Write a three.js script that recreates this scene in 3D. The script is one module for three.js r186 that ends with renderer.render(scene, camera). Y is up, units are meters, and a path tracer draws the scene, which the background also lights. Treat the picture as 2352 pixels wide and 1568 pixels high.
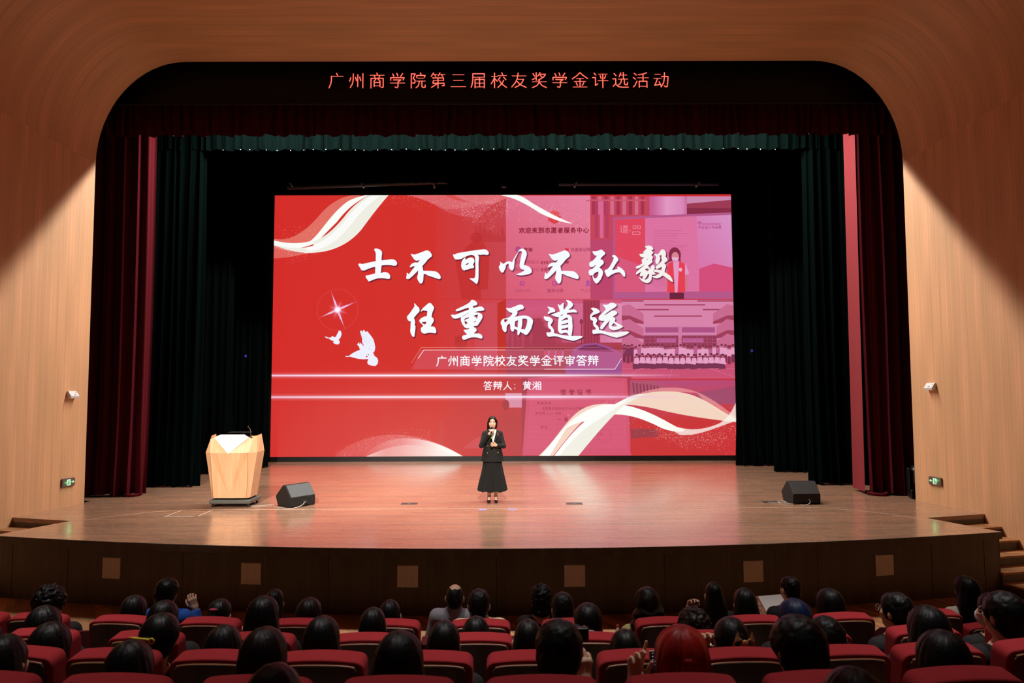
import * as THREE from 'three';
import { mergeGeometries, mergeVertices } from 'three/addons/utils/BufferGeometryUtils.js';
import { RoundedBoxGeometry } from 'three/addons/geometries/RoundedBoxGeometry.js';
import { RectAreaLightUniformsLib } from 'three/addons/lights/RectAreaLightUniformsLib.js';

// ---------------------------------------------------------------- camera, light, exposure
// Metres. y = 0 is the stage floor, z = 0 the plane of the proscenium opening, +z towards the audience.
const scene = new THREE.Scene();
scene.background = new THREE.Color(0x000000);
const camera = new THREE.PerspectiveCamera(2 * Math.atan(784 / 1568) * 180 / Math.PI, 1.5, 0.1, 120);
camera.rotation.order = 'YXZ';
camera.position.set(0.197, 2.238, 13.038);
camera.rotation.set(0.0602, -0.0023, -0.0031);
camera.focus = 13.5; camera.userData.fStop = 3.2;
scene.add(camera);
const renderer = new THREE.WebGLRenderer();
renderer.toneMapping = THREE.LinearToneMapping;
renderer.toneMappingExposure = 1.0;
renderer.shadowMap.enabled = true;
RectAreaLightUniformsLib.init();
const WASH = 420;          // nits of the lamp batten above the stage, just behind the red border
const FRONT = 1350;         // candela of each front-of-house spot
const HOUSE = 125;         // candela of each dimmed downlight over the seats
const SCREEN = 1.0;        // glow of the video wall
const lightColor = new THREE.Color().setRGB(1, 0.95, 0.88);

// ---------------------------------------------------------------- helpers
let seed = 7;
const rnd = () => { seed = (seed * 1664525 + 1013904223) >>> 0; return seed / 4294967296; };
const V = (x, y, z) => new THREE.Vector3(x, y, z);
const clamp = (x, a, b) => Math.min(b, Math.max(a, x));
const lerp = (a, b, t) => a + (b - a) * t;
const sstep = (a, b, x) => { const t = clamp((x - a) / (b - a), 0, 1); return t * t * (3 - 2 * t); };
const hash = (x, y, z) => { let h = (x * 374761393 + y * 668265263 + z * 2147483647) | 0; h = Math.imul(h ^ (h >>> 13), 1274126177); return ((h ^ (h >>> 16)) >>> 0) / 4294967296; };
function noise3(x, y, z) {
  const ix = Math.floor(x), iy = Math.floor(y), iz = Math.floor(z); let fx = x - ix, fy = y - iy, fz = z - iz;
  fx = fx * fx * (3 - 2 * fx); fy = fy * fy * (3 - 2 * fy); fz = fz * fz * (3 - 2 * fz);
  const h = (a, b, c) => hash(ix + a, iy + b, iz + c);
  return lerp(lerp(lerp(h(0, 0, 0), h(1, 0, 0), fx), lerp(h(0, 1, 0), h(1, 1, 0), fx), fy), lerp(lerp(h(0, 0, 1), h(1, 0, 1), fx), lerp(h(0, 1, 1), h(1, 1, 1), fx), fy), fz);
}
// value noise on a torus, so that textures tile
function tnoise(x, y, px, py, s = 0) {
  const ix = Math.floor(x), iy = Math.floor(y); let fx = x - ix, fy = y - iy; fx = fx * fx * (3 - 2 * fx); fy = fy * fy * (3 - 2 * fy);
  const m = (a, n) => ((a % n) + n) % n, h = (a, b) => hash(m(ix + a, px), m(iy + b, py), s);
  return lerp(lerp(h(0, 0), h(1, 0), fx), lerp(h(0, 1), h(1, 1), fx), fy);
}
const used = new Map();
function numbered(n) { const k = used.get(n) || 0; used.set(n, k + 1); return k ? n + '_' + String(k).padStart(3, '0') : n; }
function shadows(o) { o.traverse((m) => { if (m.isMesh) { m.castShadow = true; m.receiveShadow = true; } }); return o; }
function tag(o, label, category, group) { o.userData = { label, category }; if (group) o.userData.group = group; return o; }
function thing(name, label, category, pos = [0, 0, 0], turn = 0, group) {
  const o = new THREE.Group(); o.name = numbered(name); scene.add(o); o.position.set(...pos); o.rotation.y = turn;
  return tag(o, label, category, group);
}
function part(name, geo, mat, parent) {
  const g = Array.isArray(geo) ? merge(geo) : geo;
  const m = new THREE.Mesh(g, mat); m.name = name; m.castShadow = m.receiveShadow = true; parent.add(m); return m;
}
function single(name, geo, mat, label, category, group) { const m = part(numbered(name), geo, mat, scene); return tag(m, label, category, group); }
function struct(name, geo, mat, parent = scene) { const m = part(parent === scene ? numbered(name) : name, geo, mat, parent); m.userData.kind = 'structure'; return m; }
function merge(list) {
  const gs = list.map((g) => { let q = g.index ? g.toNonIndexed() : g; if (!q.attributes.normal) q.computeVertexNormals(); if (!q.attributes.uv) q.setAttribute('uv', new THREE.BufferAttribute(new Float32Array(q.attributes.position.count * 2), 2)); for (const k of Object.keys(q.attributes)) if (!['position', 'normal', 'uv'].includes(k) && !list.every((l) => l.attributes[k])) q.deleteAttribute(k); return q; });
  return mergeGeometries(gs, false);
}
const box = (w, h, d, x = 0, y = 0, z = 0) => new THREE.BoxGeometry(w, h, d).translate(x, y, z);
const rbox = (w, h, d, r, x = 0, y = 0, z = 0) => new RoundedBoxGeometry(w, h, d, 3, r).translate(x, y, z);
const cyl = (r0, r1, h, n = 16, x = 0, y = 0, z = 0) => new THREE.CylinderGeometry(r0, r1, h, n).translate(x, y, z);
function tube(pts, r, n = 6, seg = 0) { return new THREE.TubeGeometry(new THREE.CatmullRomCurve3(pts.map((p) => V(...p))), seg || pts.length * 6, r, n, false); }
// grid surface from a function (u, v) -> [x, y, z], with uv from uvf
function gridGeo(nu, nv, f, uvf) {
  const pos = [], uv = [], idx = [];
  for (let j = 0; j <= nv; j++) for (let i = 0; i <= nu; i++) { const u = i / nu, v = j / nv; pos.push(...f(u, v)); uv.push(...(uvf ? uvf(u, v) : [u, v])); }
  for (let j = 0; j < nv; j++) for (let i = 0; i < nu; i++) { const a = j * (nu + 1) + i, b = a + 1, c = a + nu + 1, d = c + 1; idx.push(a, b, d, a, d, c); }
  const g = new THREE.BufferGeometry(); g.setAttribute('position', new THREE.Float32BufferAttribute(pos, 3)); g.setAttribute('uv', new THREE.Float32BufferAttribute(uv, 2)); g.setIndex(idx); g.computeVertexNormals(); return g;
}
// flat-faced solid from vertices and polygons; uv in metres on each face
function solid(verts, faces) {
  const pos = [], uv = [];
  for (const f of faces) {
    const p = f.map((i) => V(...verts[i])), n = p[1].clone().sub(p[0]).cross(p[2].clone().sub(p[0])).normalize();
    const up = Math.abs(n.y) > 0.9 ? V(0, 0, 1) : V(0, 1, 0), a = up.clone().cross(n).normalize(), b = n.clone().cross(a);
    for (let k = 1; k < p.length - 1; k++) for (const q of [p[0], p[k], p[k + 1]]) { pos.push(q.x, q.y, q.z); uv.push(q.dot(a), q.dot(b)); }
  }
  const g = new THREE.BufferGeometry(); g.setAttribute('position', new THREE.Float32BufferAttribute(pos, 3)); g.setAttribute('uv', new THREE.Float32BufferAttribute(uv, 2)); g.computeVertexNormals(); return g;
}
function shapeOf(pts) { const s = new THREE.Shape(); pts.forEach((p, i) => (i ? s.lineTo(p[0], p[1]) : s.moveTo(p[0], p[1]))); s.closePath(); return s; }
const extrude = (shape, depth, o = {}) => new THREE.ExtrudeGeometry(shape, { depth, bevelEnabled: false, curveSegments: 10, ...o });
// plan outline [x, z] standing from y0 to y1, with uv in metres (x, z) on top
function planSolid(pts, y0, y1) { return extrude(shapeOf(pts.map(([x, z]) => [x, -z])), y1 - y0).rotateX(-Math.PI / 2).translate(0, y0, 0); }

// ---------------------------------------------------------------- textures
function dataTex(w, h, f, srgb = true) {
  const d = new Uint8Array(w * h * 4);
  for (let y = 0; y < h; y++) for (let x = 0; x < w; x++) { const c = f(x, y), o = (y * w + x) * 4; d[o] = clamp(c[0], 0, 255); d[o + 1] = clamp(c[1], 0, 255); d[o + 2] = clamp(c[2], 0, 255); d[o + 3] = 255; }
  const t = new THREE.DataTexture(d, w, h); t.wrapS = t.wrapT = THREE.RepeatWrapping; t.magFilter = THREE.LinearFilter; if (srgb) t.colorSpace = THREE.SRGBColorSpace; t.needsUpdate = true; return t;
}
// veneer: grain runs along v; tile is 1 across, drawn at the size its repeat gives
const veneer = (r, g, b, amp, s) => dataTex(512, 256, (x, y) => {
  const a = tnoise(x / 4, y / 128, 128, 2, s) * 0.5 + tnoise(x / 1.5, y / 64, 341, 4, s + 1) * 0.25 + tnoise(x / 32, y / 128, 16, 2, s + 2) * 0.6 - 0.67, pore = tnoise(x, y / 10, 512, 25, s + 3) > 0.93 ? -0.25 : 0, k = 1 + (a + pore) * amp;
  return [r * k, g * k * (1 - a * 0.04), b * k];
});
const rep = (t, x, y) => { const c = t.clone(); c.repeat.set(x, y); c.needsUpdate = true; return c; };
const texVeneer = veneer(212, 160, 116, 0.16, 3);
const texMaple = veneer(226, 174, 130, 0.2, 11);
const texWalnut = veneer(92, 84, 76, 0.3, 21);
const texHatch = veneer(222, 212, 206, 0.14, 25);
// strip floor: boards along u
function boards(rows, w, h, base, tone, amp, s) {
  return dataTex(w, h, (x, y) => {
    const rh = h / rows, r = Math.floor(y / rh), off = hash(r, 3, s) * w, L = w / 3, xx = (x + off) % w, b = Math.floor(xx / L), t = hash(r, b, s + 1) - 0.5;
    const grain = tnoise(x / 24, y / 1.6, Math.round(w / 24), Math.round(h / 1.6), s) * 0.6 + tnoise(x / 7, y / 0.9, Math.round(w / 7), Math.round(h / 0.9), s + 5) * 0.4 - 0.5, scr = tnoise(x / 30, y / 1, Math.round(w / 30), h, s + 9) > 0.985 ? 0.22 : 0;
    const gap = (y % rh) < 1 || (xx % L) < 1 ? 0.72 : 1, k = (1 + t * tone + grain * amp + scr) * gap;
    return [base[0] * k, base[1] * k * (1 - t * 0.06), base[2] * k * (1 - t * 0.1)];
  });
}
const texStage = boards(32, 1024, 512, [160, 122, 98], 0.16, 0.16, 31);
const texFloor = boards(16, 1024, 512, [168, 116, 74], 0.34, 0.25, 41);
const texStageRough = dataTex(256, 256, (x, y) => { const v = 105 + 60 * (tnoise(x / 14, y / 3, 18, 85, 51) - 0.5) + 40 * (tnoise(x / 40, y / 30, 6, 8, 52) - 0.5); return [v, v, v]; }, false);
const texCloth = dataTex(128, 128, (x, y) => { const v = 128 + 70 * (tnoise(x / 1.3, y / 1.3, 98, 98, 61) - 0.5) + 40 * (((x + y) & 3) - 1.5) / 1.5; return [v, v, v]; }, false);
const texHair = dataTex(512, 64, (x, y) => { const a = tnoise(x / 2.2, y / 32, 232, 2, 71) * 0.6 + tnoise(x / 9, y / 32, 56, 2, 72) * 0.4, v = 90 + 165 * a; return [v, v, v]; }, false);
const texHairC = dataTex(512, 64, (x, y) => { const a = tnoise(x / 2.2, y / 32, 232, 2, 71) * 0.5 + tnoise(x / 12, y / 32, 42, 2, 73) * 0.5, v = 110 + 145 * a; return [v, v, v]; });

const std = (o) => new THREE.MeshStandardMaterial(o), phys = (o) => new THREE.MeshPhysicalMaterial(o), C = (h) => new THREE.Color(h);
const M = {
  veneer: std({ map: texVeneer, roughness: 0.55 }),
  stage: phys({ map: texStage, roughnessMap: texStageRough, roughness: 0.62, clearcoat: 0.6, clearcoatRoughness: 0.17 }),
  floor: std({ map: texFloor, roughness: 0.45 }),
  fascia: std({ map: texWalnut, roughness: 0.5 }),
  hatch: std({ map: texHatch, roughness: 0.6 }),
  black: std({ color: C(0x070707), roughness: 0.8 }), blackSatin: std({ color: C(0x0c0c0d), roughness: 0.4 }), steel: std({ color: C(0x8a8a8a), roughness: 0.4, metalness: 0.9 }),
  red: phys({ color: C(0x4c0612), roughness: 0.95, specularIntensity: 0.3, sheen: 0.5, sheenColor: C(0x90142c), sheenRoughness: 0.45, side: THREE.DoubleSide }),
  redLining: phys({ color: C(0x7c1a22), roughness: 0.85, side: THREE.DoubleSide }),
  green: phys({ color: C(0x010706), roughness: 1, specularIntensity: 0.05, sheen: 0.1, sheenColor: C(0x0c3830), sheenRoughness: 0.5, side: THREE.DoubleSide }),
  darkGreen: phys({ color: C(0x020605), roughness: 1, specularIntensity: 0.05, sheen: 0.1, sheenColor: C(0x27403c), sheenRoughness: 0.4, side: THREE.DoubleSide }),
  maple: std({ map: texMaple, roughness: 0.42 }), mapleInlay: std({ map: texMaple, color: C(0xf8f0e8), roughness: 0.42 }), white: std({ color: C(0xf4f4f2), roughness: 0.4 }), grey: std({ color: C(0x55564f), roughness: 0.5 }),
  grille: std({ color: C(0x3a3d3e), roughness: 0.5, bumpMap: texCloth, bumpScale: 0.002 }), cabinet: std({ color: C(0x131312), roughness: 0.65 }),
  seat: phys({ color: C(0x9c1c24), roughness: 0.95, sheen: 0.25, sheenColor: C(0xc04048), sheenRoughness: 0.6, bumpMap: rep(texCloth, 8, 8), bumpScale: 0.001 }),
  seatShaded: std({ color: C(0x5a1016), roughness: 0.95 }), seatWood: std({ map: rep(texWalnut, 1.5, 1), color: C(0xffe8d8), roughness: 0.42 }), seatEdgeLit: std({ color: C(0x9a6a4c), roughness: 0.35 }), dark: std({ color: C(0x171513), roughness: 0.8 }),
  carpet: std({ color: C(0x2a1a16), roughness: 0.95 }), cableM: std({ color: C(0xb5b0a4), roughness: 0.6 }),
};
// ---------------------------------------------------------------- hall: a flared wooden horn round the proscenium opening
const HW = 7.846, SPLAY = 0.255, TOP = 8.53, RISE = 0.22, RX = 1.70, RY = 2.03, HALL = 16;
// half of the section at depth z, as points from the foot of the wall to the middle of the ceiling, s in 0..1 within a piece
const hw = (z) => HW + SPLAY * z, top = (z) => TOP + RISE * z;
function cove(z, a, out) { const rx = RX + 0.06 * z + out, ry = RY + 0.06 * z + out; return [hw(z) + out - rx + rx * Math.cos(a), top(z) + out - ry + ry * Math.sin(a)]; }
const spring = (z) => top(z) - (RY + 0.06 * z);
function shell(nS, nZ, f, metresV) {          // inner and outer skin and the end that faces the stage
  const inner = gridGeo(nZ, nS, (u, v) => f(u * HALL, v, 0), (u, v) => [u * HALL / 1.6, metresV(v) / 3]);
  const outer = gridGeo(nZ, nS, (u, v) => f(u * HALL, v, 0.2));
  const end = gridGeo(1, nS, (u, v) => f(0, v, u * 0.2));
  return merge([inner, outer, end]);
}
M.veneer.side = THREE.DoubleSide;
for (const s of [-1, 1]) {
  struct(s < 0 ? 'wall_left' : 'wall_right', shell(12, 24, (z, v, o) => [s * (hw(z) + o), lerp(-1.0, spring(z), v), z], (v) => v * 7.5), M.veneer);
}
{
  const N = 48, f = (z, v, o) => {
    const q = v * 3; let x, y;
    if (q < 1) { [x, y] = cove(z, q * Math.PI / 2, o); x = -x; } else if (q > 2) { [x, y] = cove(z, (3 - q) * Math.PI / 2, o); } else { const e = hw(z) + o - (RX + 0.06 * z + o); x = lerp(-e, e, q - 1); y = top(z) + o; }
    return [x, y, z];
  };
  struct('ceiling', shell(N, 24, f, (v) => (v < 1 / 3 ? v * 3 * 2.95 : v > 2 / 3 ? 2.95 + 12.3 + (v - 2 / 3) * 3 * 2.95 : 2.95 + (v - 1 / 3) * 3 * 12.3)), M.veneer);
}
struct('wall_back', box(30, 16, 0.2, 0, 6, HALL + 0.1), M.dark);
// stage house
{
  const outer = new THREE.Shape(); outer.moveTo(-13, -1); outer.lineTo(13, -1); outer.lineTo(13, 14); outer.lineTo(-13, 14); outer.closePath();
  const h = new THREE.Path(), pts = [[HW + 0.02, -0.001]];
  for (let i = 0; i <= 16; i++) pts.push(cove(0, i / 16 * Math.PI / 2, 0.02));
  for (let i = 16; i >= 0; i--) { const [x, y] = cove(0, i / 16 * Math.PI / 2, 0.02); pts.push([-x, y]); }
  pts.push([-HW - 0.02, -0.001]); pts.forEach((p, i) => (i ? h.lineTo(...p) : h.moveTo(...p))); h.closePath(); outer.holes.push(h);
  struct('wall_proscenium', extrude(outer, 0.04).translate(0, 0, -0.045), std({ color: C(0x030303), roughness: 0.95 }));
}
struct('wall_stage_back', box(26, 15, 0.2, 0, 6.5, -8.6), M.black);
struct('wall_stage_left', box(0.2, 15, 8.6, -12.9, 6.5, -4.3), M.black);
struct('wall_stage_right', box(0.2, 15, 8.6, 12.9, 6.5, -4.3), M.black);
struct('ceiling_stage', box(26, 0.2, 8.9, 0, 14, -4.3), M.black);

// ---------------------------------------------------------------- stage
const edgeZ = (x) => 3.65 - 0.0163 * x * x;
const arcPts = (x0, x1, n, off = 0) => Array.from({ length: n + 1 }, (_, i) => { const x = lerp(x0, x1, i / n); return [x, edgeZ(x) + off]; });
const CORNER = 7.50, NOTCH = [7.02, 1.68], WALLP = [8.2, 1.37];
const stagePlan = (off, inset) => [[-12.8, -8.5], [-12.8, -0.25], [-HW - 0.02, -0.25], [-HW - 0.02, 0], [-WALLP[0], WALLP[1]], [-NOTCH[0], NOTCH[1]], ...arcPts(-CORNER + inset, CORNER - inset, 40, off), [NOTCH[0], NOTCH[1]], [WALLP[0], WALLP[1]], [HW + 0.02, 0], [HW + 0.02, -0.25], [12.8, -0.25], [12.8, -8.5]];
{
  const g = planSolid(stagePlan(0, 0), -0.07, 0), p = g.attributes.position, uv = [];
  for (let i = 0; i < p.count; i++) uv.push(p.getX(i) / 3.2, (p.getZ(i) + p.getY(i)) / 2.0);
  g.setAttribute('uv', new THREE.Float32BufferAttribute(uv, 2));
  const st = struct('stage_floor', g, M.stage);
  const line = (pts, w) => { const a = [], b = []; pts.forEach((q, i) => { const p0 = pts[Math.max(0, i - 1)], p1 = pts[Math.min(pts.length - 1, i + 1)], dx = p1[0] - p0[0], dz = p1[1] - p0[1], l = Math.hypot(dx, dz); a.push([q[0] - dz / l * w, q[1] + dx / l * w]); b.unshift([q[0] + dz / l * w, q[1] - dx / l * w]); }); return planSolid([...a, ...b], 0, 0.0015); };
  const curve = []; for (let i = 0; i <= 40; i++) { const x = lerp(-6.85, 6.9, i / 40), e = Math.max(0, Math.abs(x) - 5.4); curve.push([x, 0.70 + 0.03 * Math.cos(x) * 0 + e * e * 0.44 + 0.02]); }
  part('joint_line', line(curve, 0.007), std({ color: C(0xc8a890), roughness: 0.6 }), st);
}
const fasciaPts = arcPts(-CORNER + 0.02, CORNER - 0.02, 40, -0.03);
{
  const back = [...fasciaPts].reverse().map(([x, z]) => [x, z - 0.05]);
  const g = planSolid([...fasciaPts, ...back], -0.9, -0.07), p = g.attributes.position, uv = [];
  for (let i = 0; i < p.count; i++) uv.push(p.getX(i) / 1.6, p.getY(i) / 2.4);
  g.setAttribute('uv', new THREE.Float32BufferAttribute(uv, 2));
  const fa = struct('stage_front', g, M.fascia);
  const nose = arcPts(-CORNER, CORNER, 40, 0.012), nb = [...nose].reverse().map(([x, z]) => [x, z - 0.06]);
  part('nosing', planSolid([...nose, ...nb], -0.105, -0.001), M.fascia, fa);
  for (const x of [-5.49, -3.39, -1.205, 1.06, 3.55, 5.53]) {
    const m = part('access_hatch', [rbox(0.284, 0.284, 0.02, 0.003), box(0.30, 0.004, 0.006, 0, 0.146, -0.004), box(0.30, 0.004, 0.006, 0, -0.146, -0.004)], M.hatch, fa);
    m.position.set(x, -0.378, edgeZ(x) - 0.028); m.rotation.y = Math.atan(2 * 0.0163 * x);
  }
  for (const x of [-7.15, -6.2, -4.4, -2.3, 0, 2.3, 4.5, 6.3, 7.2]) { const m = part('panel_joint', box(0.006, 0.78, 0.006), M.black, fa); m.position.set(x, -0.49, edgeZ(x) - 0.031); m.rotation.y = Math.atan(2 * 0.0163 * x); }
}
// side stairs between the apron and the flared wall
for (const s of [-1, 1]) {
  const st = new THREE.Group(); st.name = s < 0 ? 'stairs_left' : 'stairs_right'; st.userData.kind = 'structure'; scene.add(st);
  const a = (t) => [NOTCH[0] + 0.396 * t, NOTCH[1] + 0.918 * t], b = (t) => [hw(1.37 + t) - 0.005, 1.37 + t * 0.97];
  const q = (list, y0, y1, m) => { const pl = list.map(([x, z]) => [s * x, z]); if (s < 0) pl.reverse(); return planSolid(pl, y0, y1); };
  for (let k = 1; k <= 5; k++) {
    const t0 = (k - 1) * 0.29, t1 = k * 0.29;
    const pl = [a(t0), b(t0), b(t1), a(t1)];
    part('step', q(pl, -0.9, -0.15 * k - 0.03), M.fascia, st);
    const tr = part('tread', q([a(t0), b(t0), b(t1 + 0.015), a(t1 + 0.015)], -0.15 * k - 0.03, -0.15 * k), M.floor, st);
  }
  part('side_panel', q([[NOTCH[0] - 0.03, NOTCH[1]], [NOTCH[0], NOTCH[1]], [CORNER - 0.02, edgeZ(CORNER) - 0.02], [CORNER - 0.05, edgeZ(CORNER) - 0.02]], -0.9, -0.07), M.fascia, st);
  part('riser_panel', q([[NOTCH[0], NOTCH[1] - 0.03], [WALLP[0], WALLP[1] - 0.03], [WALLP[0], WALLP[1]], [NOTCH[0], NOTCH[1]]], -0.9, -0.07), M.fascia, st);
}
// auditorium floor and seating tiers
{
  const g = box(26, 0.1, 5.6, 0, -0.95, 4.2), p = g.attributes.position, uv = [];
  for (let i = 0; i < p.count; i++) { const x = p.getX(i), z = p.getZ(i); uv.push((x * 0.55 + z * 0.83) / 2.6, (-x * 0.83 + z * 0.55) / 1.5); }
  g.setAttribute('uv', new THREE.Float32BufferAttribute(uv, 2)); struct('floor', g, M.floor);
}
const ROWS = {   // z of the back of the seat tops at x = 0, bend, floor height
  A: { z: 11.16, k: 0.0166, floor: 0.10 }, B: { z: 10.29, k: 0.0166, floor: -0.10 }, C: { z: 9.505, k: 0.0153, floor: -0.30 },
  D: { z: 8.66, k: 0.0136, floor: -0.51 }, E: { z: 7.78, k: 0.0147, floor: -0.72 }, F: { z: 6.83, k: 0.0147, floor: -0.90 },
};
{
  let prev = null;
  for (const [r, R] of Object.entries(ROWS).reverse()) {
    if (r === 'F') { prev = R; continue; }
    const zf = (R.z + prev.z) / 2 + 0.35 - 0.2, zb = r === 'A' ? 15.9 : R.z + 0.15 + 0.2, pl = [];
    const P = ROWS[{ A: 'B', B: 'C', C: 'D', D: 'E', E: 'F' }[r]];
    for (let i = 0; i <= 24; i++) { const x = lerp(-11, 11, i / 24); pl.push([x, P.z + 0.16 - P.k * x * x]); }
    for (let i = 24; i >= 0; i--) { const x = lerp(-11, 11, i / 24); pl.push([x, r === 'A' ? 15.95 : R.z + 0.16 - R.k * x * x]); }
    struct('seating_tier', planSolid(pl, r === 'E' ? -0.9 : -1.0, R.floor), M.carpet); prev = R;
  }
}
// ---------------------------------------------------------------- lamps
{  // long batten of lamps hung behind the red border: its light grazes under the border on to the side walls, the apron and the seats
  const t = thing('lamp_batten', 'long lamp batten hung above the stage behind the red border', 'stage light', [0, 8.26, -1.2]);
  part('housing', [rbox(12.4, 0.12, 0.2, 0.02, 0, 0.08, 0), box(12.4, 0.03, 0.03, 0, 0.2, 0)], M.black, t);
  for (let i = 0; i < 4; i++) { const x = -4.65 + i * 3.1; part('lamp_face', box(2.9, 0.012, 0.11, x, 0.014, 0), std({ color: C(0x222222), emissive: C(0xffd8b0), emissiveIntensity: 6 }), t); }
  for (let i = 0; i < 4; i++) {
    const l = new THREE.RectAreaLight(lightColor, WASH, 2.9, 0.11); l.name = 'batten_lamp'; l.position.set(-4.65 + i * 3.1, 8.26, -1.2); l.lookAt(-4.65 + i * 3.1, 0, -1.21); l.castShadow = true; scene.add(l);
  }
}
// front-of-house spots under the hall ceiling, aimed at the middle and the left of the stage
for (const [i, [x, z, tx, tz, a, k]] of [[-3.6, 14, -4.0, -1.2, 0.205, 1.0], [0.4, 14, -0.5, -1.2, 0.205, 1.0]].entries()) {
  const from = V(x, 9.5, z), to = V(tx, 0.5, tz);
  const t = thing('front_spotlight', i ? 'black front spotlight under the hall ceiling, the one nearer the middle' : 'black front spotlight under the hall ceiling, the one further left', 'spotlight', [x, 9.5, z]);
  t.lookAt(to);
  part('body', [cyl(0.13, 0.16, 0.4, 20).rotateX(Math.PI / 2).translate(0, 0, -0.25)], M.black, t);
  part('yoke', [box(0.02, 0.4, 0.04, -0.18, 0.15, -0.2), box(0.02, 0.4, 0.04, 0.18, 0.15, -0.2), box(0.38, 0.03, 0.04, 0, 0.36, -0.2)], M.black, t);
  part('lens', cyl(0.12, 0.12, 0.01, 24).rotateX(Math.PI / 2).translate(0, 0, -0.045), std({ color: C(0x111111), emissive: C(0xfff0dc), emissiveIntensity: 8 }), t);
  const l = new THREE.SpotLight(new THREE.Color().setRGB(1, 0.91, 0.82), FRONT * k, 0, a, 0.7, 2); l.name = 'front_spot'; l.position.copy(from); l.target.position.copy(to); l.castShadow = true; l.shadow.radius = 6; scene.add(l, l.target);
}
// dimmed house downlights in the ceiling over the seats
for (const [i, x] of [-4.6, -1.6, 1.4, 4.4].entries()) {
  const y = 9.9, z = 7.9, t = thing('house_downlight', `round ceiling downlight over the seats, ${['far left', 'left of the middle', 'right of the middle', 'far right'][i]} of four`, 'ceiling light', [x, y, z]);
  part('housing', [cyl(0.13, 0.13, 0.5, 24, 0, 0.28, 0)], M.black, t); part('lens', cyl(0.11, 0.11, 0.01, 24, 0, 0.02, 0), std({ color: C(0x111111), emissive: C(0xffe6cc), emissiveIntensity: 2 }), t);
  const l = new THREE.SpotLight(new THREE.Color().setRGB(1, 0.97, 0.94), HOUSE, 0, 0.34, 0.85, 2); l.name = 'downlight'; l.position.set(x, y, z); l.target.position.set(x, -0.5, z + 0.5); l.castShadow = true; l.shadow.radius = 5; scene.add(l, l.target);
}
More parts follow.
